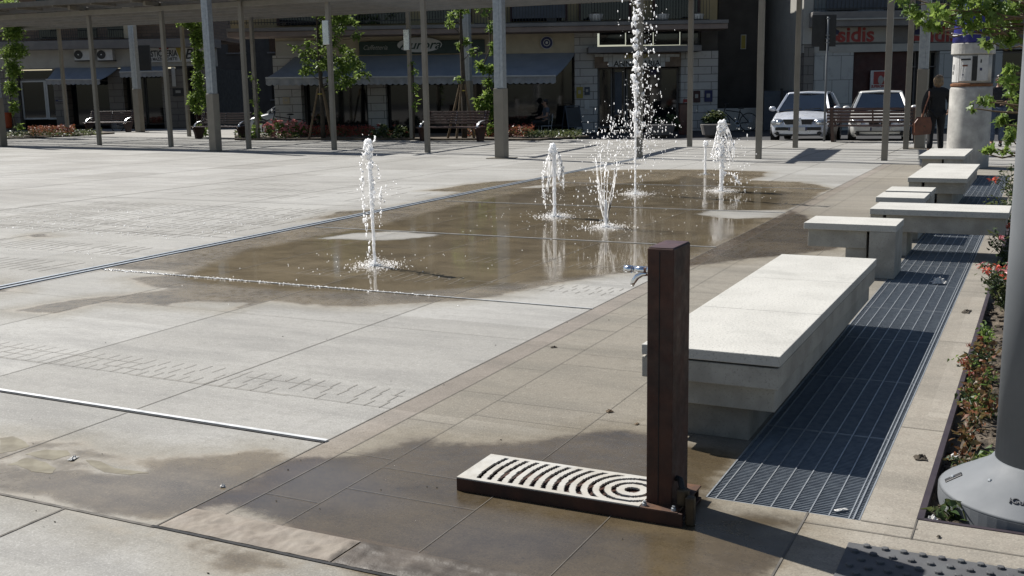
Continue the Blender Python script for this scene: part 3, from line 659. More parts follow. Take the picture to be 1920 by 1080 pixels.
for x0, x1 in ((520, 600), (640, 760), (800, 880), (960, 1060), (1090, 1180), (1230, 1310)):
    xa, xb = f.p(x0, 20)[0], f.p(x1, 20)[0]; o = MB().box(xa, xb, .22, .29, z2+.1, z2+2.4).build('balcony_door', X['glass'], t)
    b = MB(); b.box(xa-.08, xa, .2, .28, z2+.1, z2+2.48); b.box(xb, xb+.08, .2, .28, z2+.1, z2+2.48); b.box(xa, xb, .2, .28, z2+2.4, z2+2.48); b.build('frame', X['shut'], o)
MB().box(lf-.6, rt+.6, -.6, 9.5, 7.02, 7.3).build('roof', X['terra'], t)
# recessed wing with the lit stair window and the low white wall
D1b = 44.; g = Fac(D1b, L(1390, 150, D1b)[0]); t = g.thing('rear_wing', 'dark recessed wing beside the cafe with one small bright window', 'building')
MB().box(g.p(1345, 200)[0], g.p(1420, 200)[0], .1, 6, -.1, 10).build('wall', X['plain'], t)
o = g.pc('window', 'yel', t, 1390, 66, 1398, 91, .06, .12); g.pc('frame', 'white', o, 1389, 65, 1399, 92, .08, .13)
tag(base_to(MB(), Fac(41.5, L(1395, 200, 41.5)[0]), 1345, 1424, 203, 0, .25).build('low_wall', X['pale'], None, .02, loc=Fac(41.5, L(1395, 200, 41.5)[0]).loc), 'low pale rendered wall with a bicycle leaning on it', 'wall').rotation_euler = (0, 0, YAW)
g = Fac(41., L(1466, 200, 41.)[0]); t = g.thing('metal_gate', 'dark blue grey metal gate closing the alley beside the silver hatchback', 'gate')
base_to(MB(), g, 1432, 1503, 170, .05, .1).build('panel', X['gate'], t)
for px in (1428, 1466, 1503): base_to(MB(), g, px-2, px+2, 166, 0, .15).build('post', X['black'], t)
# dark houses at the end of the side streets
for px0, px1, Dd, hgt, lab in ((1330, 1530, 62, 15, 'tall dark house closing the alley between cafe and supermarket'), (330, 640, 76, 17, 'tall dark house at the end of the side street behind the white car')):
    g = Fac(Dd, L((px0+px1)/2, 150, Dd)[0]); t = g.thing('dark_house', lab, 'building')
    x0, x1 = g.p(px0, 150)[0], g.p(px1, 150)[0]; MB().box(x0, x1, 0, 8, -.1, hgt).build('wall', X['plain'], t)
    for k in range(4):
        for q in range(3):
            xx = x0+(x1-x0)*(k+.5)/4; zz = 1.2+3.2*q; o = MB().box(xx-.55, xx+.55, -.03, -.005, zz, zz+1.5).build('window', X['glass'], t)
            b = MB(); b.box(xx-.7, xx+.7, -.12, -.001, zz-.1, zz-.01); b.build('sill', X['greyc'], o)
    MB().box(x0-.4, x1+.4, -.5, 8.4, hgt+.01, hgt+.3).build('roof', X['terra'], t)
# ---------------------------------------------------------------- supermarket building on the right
D2 = 40.; f = Fac(D2, L(1720, 150, D2)[0]); t = f.thing('supermarket_building', 'pale travertine clad building with supermarket sign band and dark red shutter', 'building')
base_to(MB(), f, 1505, 1523, 84, -.05, 5).build('stone_pilaster', X['stone2'], t)
for a, c in ((1524, 1597), (1757, 1802), (1860, 1874)): base_to(MB(), f, a, c, 95.5, 0, 1).build('stone_panel_wall', X['slab'], t)
base_to(MB(), f, 1598, 1698, 95.5, .35, .45).build('shutter', X['shut'], t)
x0, x1 = f.p(1598, 200)[0], f.p(1698, 200)[0]
b = MB(); zz = .05
while zz < f.p(1650, 96)[1]: b.box(x0, x1, .33, .348, zz, zz+.025); zz += .11
tag(b.build('shutter_ribs', X['shut'], t), kind='stuff')
for a, c in ((1699, 1718), (1731, 1756), (1803, 1859), (1875, 1990)): window(f, t, a, 96, c, 255, .4, 'shop_window', 'greyc', .06)
f.pc('window_rail', 'greyc', t, 1700, 124, 1756, 126, .3, .38)
base_to(MB(), f, 1718, 1731, 95.5, .1, .5).build('pillar', X['plain'], t)
f.pc('lintel', 'pale', t, 1506, 80.5, 1990, 95, -.02, 1.2); f.pc('sign_recess', 'greyc', t, 1506, 47, 1990, 80, .25, 1.2)
bb = f.pc('balcony', 'greyc', t, 1524, 18, 1990, 46.5, -.5, 1.2, .02); f.pc('balcony_ledge', 'pale', bb, 1524, 31, 1990, 34, -.56, -.49)
f.pc('balcony_glazing', 'gate', bb, 1550, -4, 1756, 17.5, -.4, -.36); railing(f, bb, 1526, 1990, -18, 17, -.45, .14)
xa, xb = f.p(1505, 100)[0], f.p(1990, 100)[0]; zz = f.p(1720, 18)[1]
MB().box(xa, xb, 1.21, 9, 0, 8).build('core_wall', X['pale'], t); MB().box(xa-.02, f.p(1523, 60)[0], -.04, 1.2, f.p(1515, 83.5)[1]+.01, 8).build('corner_pier', X['pale'], t)
for a, c in ((1570, 1630), (1680, 1740), (1790, 1850)):
    o = MB().box(f.p(a, 0)[0], f.p(c, 0)[0], 1.12, 1.2, zz+.1, zz+2.4).build('balcony_door', X['glass'], t); MB().box(f.p(a, 0)[0]-.1, f.p(c, 0)[0]+.1, 1.08, 1.11, zz+2.41, zz+2.7).build('shutter_box', X['greyc'], o)
MB().box(xa-.5, xb, -.8, 9.2, 8.02, 8.3).build('roof', X['terra'], t)
# ---------------------------------------------------------------- pastry shop building on the left
D3 = 55.; f = Fac(D3, L(160, 150, D3)[0]); t = f.thing('pastry_shop_building', 'brick and pale plaster building with pastry shop, two small grey awnings and balconies', 'building')
lf, rt = f.p(-160, 200)[0], f.p(392, 200)[0]
for a, c in ((-160, 36), (104, 128), (206, 234), (306, 352), (376, 392)): base_to(MB(), f, a, c, 128.5, 0, .6).build('stone_pillar', X['stone2'], t)
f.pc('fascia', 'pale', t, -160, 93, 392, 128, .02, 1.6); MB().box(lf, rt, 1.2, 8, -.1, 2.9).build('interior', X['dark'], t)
f.pc('balcony', 'greyc', t, -160, 76, 392, 92.5, -.7, 1.6, .02)
window(f, t, 38, 132, 103, 150, .3, 'transom_window', 'greyc', .06); window(f, t, 38, 151, 84, 224, .3, 'shop_window', 'white', .08); window(f, t, 84.5, 151, 103, 224, .3, 'glass_door', 'white', .09)
window(f, t, 129, 150, 205, 236, .6, 'shop_window', 'black', .07); window(f, t, 235, 140, 270, 234, .5, 'glass_door', 'black', .06); window(f, t, 271, 140, 305, 234, .5, 'glass_door', 'black', .06); window(f, t, 353, 125, 375, 234, .5, 'shop_window', 'black', .06)
awning(f, t, ((104, 127), (222, 127)), ((86, 150), (187, 150)), -.02, -1.2, 9); awning(f, t, ((226, 125), (314, 124)), ((224, 136), (309, 134)), -.02, -.9, 9)
z2 = f.p(160, 75)[1]; MB().box(lf, rt, .4, 8, z2+.02, 6.8).build('brick_wall', X['brick'], t); MB().box(lf-.5, rt+.5, -.3, 8.5, 6.82, 7.).build('roof', X['terra'], t)
for a, c in ((66, 104), (140, 176), (196, 228)):
    o = MB().box(f.p(a, 50)[0], f.p(c, 50)[0], .34, .39, z2+.1, z2+2.4).build('balcony_door', X['glass'], t); MB().box(f.p(a, 50)[0]-.1, f.p(c, 50)[0]+.1, .3, .335, z2+2.41, z2+2.6).build('shutter_box', X['greyc'], o)
railing(f, t, 66, 228, 53, 74, -.62); railing(f, t, 424-35, 424-34, 53, 74, -.6)
MB().box(f.p(236, 60)[0], f.p(250, 60)[0], -.3, .39, z2+.03, 6.8).build('pier', X['beige'], t)
# ---------------------------------------------------------------- signs
g, t = sign_thing(D1-.09, 790, 'cafe_sign', 'dark green cafe sign board with white script and an oval in its middle', 'sign')
b = g.pc('board', 'dgreen', t, 673, 76, 909, 101, -.08, .1, .01)
o = MB(); x, z = g.p(787, 84, -.1); sx_, sz_ = g.p(829, 84, -.1)[0]-x, z-g.p(787, 98, -.1)[1]
for rr_, ya, yb in ((1.06, -.12, -.081), (1., -.14, -.121)):
    o = MB(); o.prism([(x+sx_*rr_*math.cos(a), z+sz_*rr_*math.sin(a)) for a in np.linspace(0, 2*PI, 40, endpoint=False)], 'y', ya, yb); oo = o.build('oval', X['dgreen' if rr_ > 1 else 'white'], t)
X['script'] = mat('dark green lettering', (.01, .05, .035), None, 3, .6)
text('lettering', 'Aurora', .46, X['script'], oo, (x, -.146, z-.01), .004, .35, 1.15, .006)
for s_, px in (('Caffetteria', 703), ('Gelateria', 878)): text('lettering', s_, .24, X['pale'], t, (*g.p(px, 89.5, -.09)[:1], -.085, g.p(px, 89.5, -.09)[1]), .003, .4, .9)
g, t = sign_thing(D1-.05, 1025, 'round_sign', 'round navy and white emblem sign on the ochre fascia', 'sign')
x, z = g.p(1025, 80)
for r_, ya, yb, k in ((.24, -.03, .02, 'white'), (.22, -.036, -.031, 'navy'), (.13, -.042, -.037, 'white'), (.105, -.048, -.043, 'navy'), (.05, -.054, -.049, 'white')):
    MB().prism([(x+r_*math.cos(a), z+r_*math.sin(a)) for a in np.linspace(0, 2*PI, 28, endpoint=False)], 'y', ya, yb).build('ring', X[k], t)
g, t = sign_thing(D1-.1, 1195, 'bookshop_sign', 'stepped white tile shop sign lettered ANNAMARIA above the glass doors', 'sign')
g.pc('backing', 'terra', t, 1115, 100, 1277, 126, .02, .12)
b = MB()
for px0, px1, r0, r1 in ((1149, 1238, 0, 3), (1132, 1140, 0, 2), (1140.6, 1148.4, 0, 3), (1115, 1123, 0, 1), (1123.6, 1131.4, 0, 1), (1238.6, 1247, 0, 3), (1247.6, 1256, 0, 2), (1256.6, 1265, 0, 1), (1265.6, 1274, 0, 1)):
    if px1-px0 > 20: g.box(b, px0, 101.3, px1, 125, -.04, .02)
    else:
        for r in range(r0, r1): g.box(b, px0, (101.3, 107, 116)[r], px1, (106.4, 115.4, 125)[r], -.04, .02)
b.build('tiles', X['white'], t)
text('lettering', 'ANNAMARIA', .30, X['black'], t, (g.p(1194, 120)[0], -.045, g.p(1194, 119.5)[1]), .003, 0, 1.0, .008)
text('lettering', 'LIBRERIA', .22, X['yel'], t, (g.p(1193, 106)[0], -.045, g.p(1193, 106)[1]), .003, 0, 1.1, .008)
for k, (a, c, lab) in enumerate(((1574, 1632, 'red lettered supermarket sign left of the two, beside the traffic sign'), (1730, 1790, 'red lettered supermarket sign on the right, half behind the tree leaves'))):
    g, t = sign_thing(D2+.24, (a+c)/2, 'supermarket_sign', lab, 'sign', 'supermarket signs')
    b_ = g.pc('panel', 'pale', t, a-14, 50, c+30 if k == 0 else c+20, 79, -.06, 0); x, z = g.p((a+c)/2+1, 66)
    text('lettering', 'sidis', .74, X['redp'], t, (x, -.07, z), .02, 0, 1.05, .016)
    xl, zl = g.p(a-9, 65); MB().prism([(xl-.18, zl), (xl-.13, zl+.16), (xl, zl+.2), (xl+.13, zl+.14), (xl+.18, zl)], 'y', -.08, -.062).build('emblem', X['navy'], t)
    MB().prism([(xl-.18, zl-.22), (xl+.18, zl-.22), (xl+.18, zl-.02), (xl, zl-.05), (xl-.18, zl-.02)], 'y', -.08, -.062).build('emblem', X['redp'], t)
g, t = sign_thing(D3-.06, 335, 'pastry_shop_sign', 'white pastry shop sign with black letters behind a pergola post and vine', 'sign')
g.pc('board', 'white', t, 272, 86, 390, 116, -.05, .05)
text('lettering', 'PASTICCERIA', .42, X['black'], t, (g.p(302, 101)[0], -.055, g.p(304, 101)[1]), .004, 0, .66, .012)
text('lettering', 'F.lli MAZZOCCHETTI', .2, X['black'], t, (g.p(305, 111.5)[0], -.055, g.p(305, 111)[1]), .004, 0, .8, .006)
text('lettering', 'Bar', .70, X['black'], t, (g.p(364, 102)[0], -.056, g.p(360, 102)[1]), .004, .3, 1, .01)
x, z = g.p(333, 88, -.06); x2, zb_ = g.p(339, 115, -.06)
MB().prism([(x-.12, z), (x+.15, z), (x2+.0, zb_)], 'y', -.07, -.052).build('cone_emblem', X['yel'], t)
for dx, k in ((-.1, 'redp'), (.08, 'dgreen'), (.2, 'redp')): b = MB(); xx, zz = g.p(305, 90, -.06); b.ball((xx+dx, -.06, zz+.0), (.1, .02, .07), 8, 5); b.build('fruit_emblem', X[k], t)
g, t = sign_thing(D3-4, 256, 'dark_sign_box', 'dark square sign box seen from behind beside the pastry shop sign', 'sign')
g.pc('box', 'black', t, 249, 85, 281, 132, 0, .15); base_to(MB(), g, 263, 267, 133, .04, .1).build('post', X['galv'], t)
# posters and wall notices
for px0, py0, px1, py1, D, k, lab in ((1300, 170, 1313, 192, D1-.03, 'shut', 'dark red poster on the white stone pillar right of the bookshop'), (1321, 169, 1336, 191, D1-.03, 'navy', 'blue poster with pale picture on the white stone pillar'), (1081, 163, 1093, 184, D1-.03, 'yel', 'yellow green notice on the pillar left of the bookshop'), (1096, 163, 1106, 178, D1-.03, 'gate', 'pale blue notice beside the yellow notice on the pillar'),
                                    (1281, 186, 1291, 205, D1-.04, 'redp', 'small red notice above the rust brown bollard'), (1096, 187, 1105, 205, D1-.03, 'white', 'small white figure notice low on the bookshop pillar'), (530, 182, 543, 195, D1-.03, 'beige', 'beige stone plaque on the pillar behind the bicycle'),
                                    (322, 126, 329, 162, D3-.05, 'white', 'tall white and blue notice board on the pastry shop pillar'), (324, 165, 345, 180, D3-.05, 'black', 'pair of dark notices low on the pastry shop pillar'), (104, 187, 124, 190, D3-.05, 'navy', 'thin blue notice strip on the stone pillar by the small awning')):
    g, t = sign_thing(D, (px0+px1)/2, 'poster', lab, 'poster'); g.pc('sheet', k, t, px0, py0, px1, py1, -.012, .0)
    if px1-px0 > 9: g.pc('print', 'pale' if k != 'white' else 'redp', t, px0+(px1-px0)*.25, py0+(py1-py0)*.3, px1-(px1-px0)*.3, py0+(py1-py0)*.62, -.016, -.0125)
g, t = sign_thing(D2+.2, 1651, 'offer_poster', 'white supermarket offer poster with red picture standing before the dark red shutter', 'poster')
g.pc('sheet', 'white', t, 1632, 132, 1670, 182, -.06, 0); g.pc('picture', 'redp', t, 1638, 134, 1664, 158, -.066, -.0605); b = MB(); x, z = g.p(1650, 150)
b.ball((x, -.07, z), (.1, .012, .16), 8, 5); b.ball((x+.16, -.07, z+.04), (.07, .012, .1), 8, 5); b.build('picture_figures', X['pale'], t)
for s_, sz, py in (('SUPEROFFERTA', .13, 162), ('SCONTI 50%', .19, 173)): text('lettering', s_, sz, X['redp'], t, (g.p(1651, py)[0], -.064, g.p(1651, py)[1]), .003, 0, .8, .006)
for px, lab in ((156, 'left air conditioner unit on the pale band of the pastry shop building'), (199, 'right air conditioner unit on the pale band, beside a pergola post')):
    g, t = sign_thing(D3-.36, px, 'air_conditioner', lab, 'air conditioner', 'air conditioners')
    g.pc('casing', 'white', t, px-17, 92, px+12, 113, 0, .36, .02); x, z = g.p(px-9, 102.5)
    MB().prism([(x+.21*math.cos(a), z+.21*math.sin(a)) for a in np.linspace(0, 2*PI, 24, endpoint=False)], 'y', -.02, -.002).build('fan_grille', X['black'], t)
    MB().prism([(x+.03*math.cos(a), z+.03*math.sin(a)) for a in np.linspace(0, 2*PI, 10, endpoint=False)], 'y', -.03, -.021).build('fan_hub', X['alu'], t)
    g.pc('bracket', 'black', t, px-16, 113.5, px+16, 115, .05, .3)
for px, lab in ((1034, 'dark square planter on the cafe balcony'), (1117, 'left white bowl planter on the cafe balcony'), (1241, 'middle white bowl planter on the cafe balcony'), (1306, 'right white bowl planter on the cafe balcony by its end')):
    g, t = sign_thing(D1-1.05, px, 'balcony_planter', lab, 'planter', 'balcony planters'); x, z = g.p(px, 44)
    z = z2_ = f.p(0, 0)[1]*0+g.p(px, 45.5)[1]
    b = MB(); b.lathe([(.12, z), (.24, z+.2), (.28, z+.36), (.24, z+.36), (.2, z+.3)], (x, 0), 16) if px != 1034 else b.box(x-.18, x+.18, -.18, .1, z, z+.5)
    b.build('bowl', X['white' if px != 1034 else 'black'], t); MB().ball((x, 0, z+.38), (.16, .16, .06), 8, 4).build('earth', X['soil'], t)
# ================================================================ pergola
def fy(x): return 23.35-.115*(x+2)
def by(x): return 27.75-.145*(x+3)
def pz(x): return 3.78+.0165*(-x-3)
pt = thing('pergola', 'long taupe steel pergola of slim posts along the far edge of the square', 'pergola', (-15, 25, 0))
def pobj(b, name, mt, bevel=0): return b.build(name, X[mt], pt, bevel, loc=(15, -25, 0))
FR = [(187, 272), (321, 275), (467, 279), (627, 281), (802, 286), (1199, 296), (1422, 298), (1658, 301)]
BK = [(128, 255), (355, 256), (484, 262), (773, 263), (1293, 275), (1491, 277), (1698, 280)]
FP = [G(*p) for p in FR]; BP = [G(*p) for p in BK]
for i, p in enumerate(FP+BP):
    z = pz(p[0]) if i < len(FP) else pz(p[0])-.02
    b = MB(); b.box(p[0]-.06, p[0]+.06, p[1]-.06, p[1]+.06, 0, z+.28); pobj(b, 'post', 'pole', .008)
    if i in (3, 11): b = MB(); b.box(p[0]-.12, p[0]+.08, p[1]-.14, p[1]-.065, 2.9, 3.55); pobj(b, 'lamp_box', 'alu', .01)
for px, py, wd in ((3, 275, .30), (405, 284, .25), (941, 297, .25), (263, 248, .34), (880, 258, .26), (1724, 279, .24)):
    p = G(px, py); z = pz(p[0])+.3; h = wd/2; zs = 1.62 if py > 270 and px < 1000 else 1.9
    b = MB(); b.box(p[0]-h, p[0]+h, p[1]-.13, p[1]+.13, .02, zs); sv = pobj(b, 'pillar_sleeve', 'pole', .012)
    b = MB(); b.box(p[0]-.3, p[0]+.3, p[1]-.24, p[1]+.24, .002, .02); pobj(b, 'base_plate', 'pole', .004)
    for sx_, ww in ((-1, .62), (1, .30)):
        b = MB(); xa = p[0]-h+.01 if sx_ < 0 else p[0]+h-.01-wd*ww; b.box(xa, xa+wd*ww, p[1]-.10, p[1]+.10, zs, z); pobj(b, 'steel_channel', 'galv', .01)
XL, XR = -45., 1.5
for k in range(6):
    u = k/5; pts = []
    for x in np.linspace(XL, XR, 15): pts.append((x, fy(x)*(1-u)+by(x)*u, pz(x)+.08))
    b = MB()
    for a, c in zip(pts[:-1], pts[1:]): b.bar(a, c, .07 if 0 < k < 5 else .1, .14)
    pobj(b, 'long_beam', 'pole')
for x in [p[0] for p in FP]+[-33.5, -38.]:
    b = MB(); b.bar((x, fy(x)-.5, pz(x)+.22), (x-.6, by(x)+.6, pz(x)+.22), .1, .13); pobj(b, 'cross_beam', 'pole')
for x, wd in ((-8.25, .62), (-12.2, .3)):
    b = MB(); b.bar((x, fy(x)+.3, pz(x)+.32), (x-.35, by(x)+.2, pz(x)+.32), wd, .05); pobj(b, 'roof_panel', 'roofp')
b = MB(); nsl = 26
for k in range(nsl):
    u = -.14+1.3*k/(nsl-1)
    if k in (8, 15, 20): continue
    a = [(x, fy(x)*(1-u)+by(x)*u, pz(x)+.31) for x in (XL, -30, -19.)]
    for p, q in zip(a[:-1], a[1:]): b.bar(p, q, .115, .025)
tag(pobj(b, 'roof_slats', 'roofp'), kind='stuff')
b = MB()
a = [(x, fy(x)-.95, pz(x)+.36) for x in (XL, -30, -19.)]
for p, q in zip(a[:-1], a[1:]): b.bar(p, q, .06, .16)
pobj(b, 'eave_board', 'roofp')
for x in np.arange(-44, -19.5, 1.9): b = MB(); b.bar((x, fy(x)-.93, pz(x)+.27), (x, fy(x)+.1, pz(x)+.27), .05, .07); pobj(b, 'eave_bracket', 'pole')
b = MB()
for p, q in zip(a[:-1], a[1:]):
    P1, P2 = Vector(p), Vector(q); b.add([P1+Vector((0, .03, .06)), P2+Vector((0, .03, .06)), P2+Vector((0, .9, -.01)), P1+Vector((0, .9, -.01)), P1+Vector((0, .03, .04)), P2+Vector((0, .03, .04)), P2+Vector((0, .9, -.03)), P1+Vector((0, .9, -.03))], [(0, 1, 2, 3), (7, 6, 5, 4)])
pobj(b, 'eave_sheet', 'roofp')
# ================================================================ leaves, plants and trees
LEAF = [(0, 0), (.28, -.18), (.62, -.12), (1, 0), (.62, .12), (.28, .18)]
MAPLE = [(0, 0), (.15, -.38), (.38, -.2), (.55, -.48), (.62, -.14), (1, 0), (.62, .14), (.55, .48), (.38, .2), (.15, .38)]
def leaf(b, p, s, r, shape=LEAF, flat=0.):
    a = r.uniform(0, 2*PI); e = r.uniform(-.9, .6); d = Vector((math.cos(a)*math.cos(e), math.sin(a)*math.cos(e), math.sin(e)))
    n = Vector((r.gauss(0, 1), r.gauss(0, 1), r.gauss(.5+flat, .8))); sd = d.cross(n)
    if sd.length < 1e-3: return
    sd.normalize(); up = sd.cross(d); p = Vector(p)
    b.add([p+d*(x*s)+sd*(y*s*1.25)+up*(-.25*s*x*x+abs(y)*.3*s) for x, y in shape], [tuple(range(len(shape)))])
def cloud(b, blobs, s, r, shape=LEAF):
    for c, rad, n in blobs:
        rad = rad if hasattr(rad, '__len__') else (rad,)*3
        for i in range(n):
            while 1:
                q = Vector((r.uniform(-1, 1), r.uniform(-1, 1), r.uniform(-1, 1)))
                if q.length < 1: break
            q *= .55+.45*r.random()
            leaf(b, (c[0]+q.x*rad[0], c[1]+q.y*rad[1], c[2]+q.z*rad[2]), s*r.uniform(.6, 1.25), r, shape)
def twigpath(a, c, r, wob=.08, n=6):
    a, c = Vector(a), Vector(c); L_ = (c-a).length
    return [a.lerp(c, k/n)+Vector((r.uniform(-1, 1), r.uniform(-1, 1), r.uniform(-1, 1)))*wob*L_*(0 if k in (0, n) else .5) for k in range(n+1)]
def young_tree(label, base, Dp, blobs, seed, leafkey='leaf', lean=0., size=.15, tr=.075, top=4.6):
    r = random.Random(seed); bx, by_ = base[0], base[1]
    t = thing('young_tree', label, 'tree', (bx, by_, 0), 0, 'young trees in the far flower bed')
    b = MB(); pth = [(0, 0, -.05), (.02, 0, .8), (lean*.3+.01, .02, 1.8), (lean*.7, 0, 2.8), (lean, -.02, 3.7), (lean*.8, 0, top)]
    b.tube(pth, [tr*1.15, tr, tr*.92, tr*.8, tr*.6, tr*.3], 9); b.build('trunk', X['bark'], t, smooth=True)
    crown = MB(); limbs = MB()
    for (px, py, rp, n, dd) in blobs:
        q = W(px, py, Dp+dd); rad = rp*Dp/FPX; c = (q[0]-bx, q[1]-by_, q[2])
        zz = max(1.1, min(c[2]-.35, top)); k = np.interp(zz, [p[2] for p in pth], [p[0] for p in pth])
        tw = twigpath((k, 0, zz), c, r); limbs.tube(tw, [.022, .018, .015, .012, .010, .008, .005], 5)
        sub = [(tuple(Vector(c)+Vector((r.gauss(0, .5), r.gauss(0, .5), r.gauss(0, .5)))*rad), rad*r.uniform(.35, .6), max(6, n//2)) for _ in range(6)]
        cloud(crown, sub, size, r)
    limbs.build('limbs', X['bark'], t, smooth=True); tag(crown.build('crown', X[leafkey], t), kind='stuff')
    return t
def stakes(label, base, tops, feet, zt_):
    t = thing('tree_stakes', label, 'stakes', (base[0], base[1], 0), 0, 'timber stakes holding the young trees')
    for (fx, fyy) in feet:
        b = MB(); b.tube([(fx, fyy, 0), (fx*.18, fyy*.2, zt_)], [.04, .036], 7); b.build('stake', X['stake'], t)
    MB().lathe([(.12, zt_-.22), (.12, zt_-.18)], (0, 0), 14, False).build('tie', X['tie'], t)
gb = G(606, 262); D_ = float(gb[:2]@F0)
young_tree('leafy young tree tied to stakes in front of the left part of the cafe awning', gb, D_,
           [(600, 10, 30, 90, 0), (640, 20, 26, 80, .2), (620, 55, 30, 110, -.2), (645, 45, 22, 70, .1), (590, 98, 22, 80, .1), (570, 95, 14, 40, 0), (620, 100, 26, 110, -.2), (650, 108, 22, 90, 0), (668, 128, 20, 70, .2), (640, 140, 24, 90, -.1), (610, 128, 20, 70, .2), (575, 132, 12, 35, .1), (655, 152, 14, 40, 0), (600, 75, 18, 60, .3), (625, -20, 40, 130, 0), (665, 70, 10, 20, 0)], 3)
stakes('three leaning stakes around the leafy young tree by the pink rose bush', gb, 0, ((-.42, -.25), (.52, -.2), (-.2, .3), (.2, .35)), 1.75)
gb2 = G(871, 262)
young_tree('thin crooked young tree with sparse leaves behind the middle wooden bench', gb2, float(gb2[:2]@F0),
           [(850, 30, 12, 30, 0), (842, 44, 10, 24, 0), (868, 12, 14, 36, 0), (900, 5, 16, 40, 0), (875, 75, 8, 14, 0), (860, 85, 6, 10, 0), (885, 95, 9, 16, 0), (858, 150, 8, 12, 0), (890, -20, 30, 60, 0)], 5, lean=-.02, tr=.085)
stakes('three leaning stakes tied to the crooked young tree behind the middle bench', gb2, 0, ((-.5, -.25), (-.08, -.4), (.42, -.1)), 1.78)
def vine(label, foot, blobs, seed, n_scale=1.):
    r = random.Random(seed); g_ = G(*foot); Dv = float(g_[:2]@F0)
    t = thing('climbing_vine', label, 'climbing plant', (g_[0], g_[1], 0), 0, 'vines climbing the pergola posts')
    st = MB(); pts = sorted([W(px, py, Dv)-np.array([g_[0], g_[1], 0]) for px, py, *_ in blobs], key=lambda q: q[2])
    P_ = [(0, 0, 0)]+[(q[0]*.5, q[1]*.5, q[2]) for q in pts]
    st.tube(P_, [.03]+[.022]*(len(P_)-1), 5); st.build('stem', X['bark'], t, smooth=True)
    cr = MB()
    for px, py, rx, ry, n in blobs:
        q = W(px, py, Dv); k = Dv/FPX
        cloud(cr, [((q[0]-g_[0], q[1]-g_[1], q[2]), (rx*k, rx*k*.8, ry*k), int(n*n_scale*2.3))], .15, r)
    tag(cr.build('foliage', X['leafv'], t), kind='stuff'); return t
vine('dense bright green vine draped down the pergola at the end of the second bench', (368, 258), [(362, 45, 26, 12, 150), (345, 42, 20, 7, 60), (370, 70, 18, 25, 220), (372, 110, 14, 25, 170), (370, 150, 13, 25, 150), (378, 175, 15, 15, 80), (362, 185, 14, 18, 110), (385, 190, 10, 12, 50), (370, 205, 12, 12, 60), (378, 245, 16, 14, 80)], 11)
vine('thick dark green vine hanging on the pergola at the left edge of the square', (22, 258), [(20, 8, 26, 10, 110), (25, 40, 24, 20, 190), (25, 60, 26, 22, 260), (30, 95, 28, 20, 280), (25, 130, 22, 22, 230), (22, 165, 17, 20, 170), (26, 200, 10, 18, 70), (38, 238, 10, 8, 30), (10, 100, 12, 20, 60)], 12)
vine('loose vine with yellowing leaves beside the thick middle pergola pillar', (918, 260), [(915, 10, 22, 8, 50), (900, 5, 18, 6, 30), (922, 50, 10, 14, 45), (924, 90, 10, 16, 55), (905, 128, 14, 10, 40), (922, 130, 12, 12, 60), (915, 155, 12, 10, 50), (898, 122, 8, 8, 20), (918, 180, 16, 14, 110), (905, 200, 14, 12, 80), (925, 210, 14, 16, 100), (920, 240, 8, 14, 40), (892, 188, 8, 6, 14)], 13)
vine('thin half bare vine on a slim pergola post left of the cafe', (477, 262), [(474, 145, 7, 10, 16), (480, 165, 6, 10, 14), (478, 190, 8, 12, 25), (484, 215, 7, 12, 26), (480, 240, 10, 14, 50), (476, 255, 10, 8, 40)], 14)
vine('bare brownish vine on the slim post in front of the oval cafe sign', (776, 263), [(775, 118, 7, 5, 7), (777, 136, 6, 10, 12), (779, 165, 5, 20, 14), (779, 200, 5, 20, 10)], 15, .8)
# beds of the far flower border
def far_bed(label, pts, seed):
    b = MB(); P_ = [G(*p) for p in pts]; c = sum(P_)/len(P_)
    b.prism([(p[0]-c[0], p[1]-c[1]) for p in P_], 'z', .001, .06); o = b.build('flower_bed', X['soil'], None, loc=(c[0], c[1], 0)); tag(o, label, 'flower bed'); return o
far_bed('strip of earth planted with red flowers in front of the cafe', [(440, 263), (700, 263), (1010, 264), (1105, 258), (1000, 252), (440, 255)], 1)
far_bed('strip of earth with red flowers at the far left by the orange bin', [(-60, 262), (60, 260), (215, 251), (180, 247), (-60, 251)], 2)
def drift(name, pts_px, n, s, key, seed, h=.28, kind='stuff'):
    r = random.Random(seed); b = MB()
    for i in range(n):
        u = r.random()*(len(pts_px)-1); k = int(u); f_ = u-k
        px = pts_px[k][0]*(1-f_)+pts_px[k+1][0]*f_; py = pts_px[k][1]*(1-f_)+pts_px[k+1][1]*f_+r.uniform(-4, 3)
        g_ = G(px, py); leaf(b, (g_[0], g_[1], .06+r.random()*h), s*r.uniform(.6, 1.3), r)
    return tag(b.build(name, X[key]), kind=kind)
for k, pts_ in enumerate([[(555, 257), (700, 257)], [(870, 258), (1000, 257)], [(55, 256), (140, 253)]]):
    drift('red_bedding_flowers', pts_, 1500, .09, 'redf', 20+k, .34); drift('bedding_leaves', pts_, 700, .09, 'bronze', 40+k, .3); drift('bedding_leaves', pts_, 600, .09, 'leafd', 50+k, .26)
drift('green_ground_cover', [(985, 259), (1090, 258)], 1100, .10, 'leafd', 60, .18); drift('green_ground_cover', [(5, 258), (190, 253)], 1200, .10, 'leafd', 61, .14); drift('green_ground_cover', [(440, 260), (560, 260)], 500, .1, 'leafd', 62, .2)
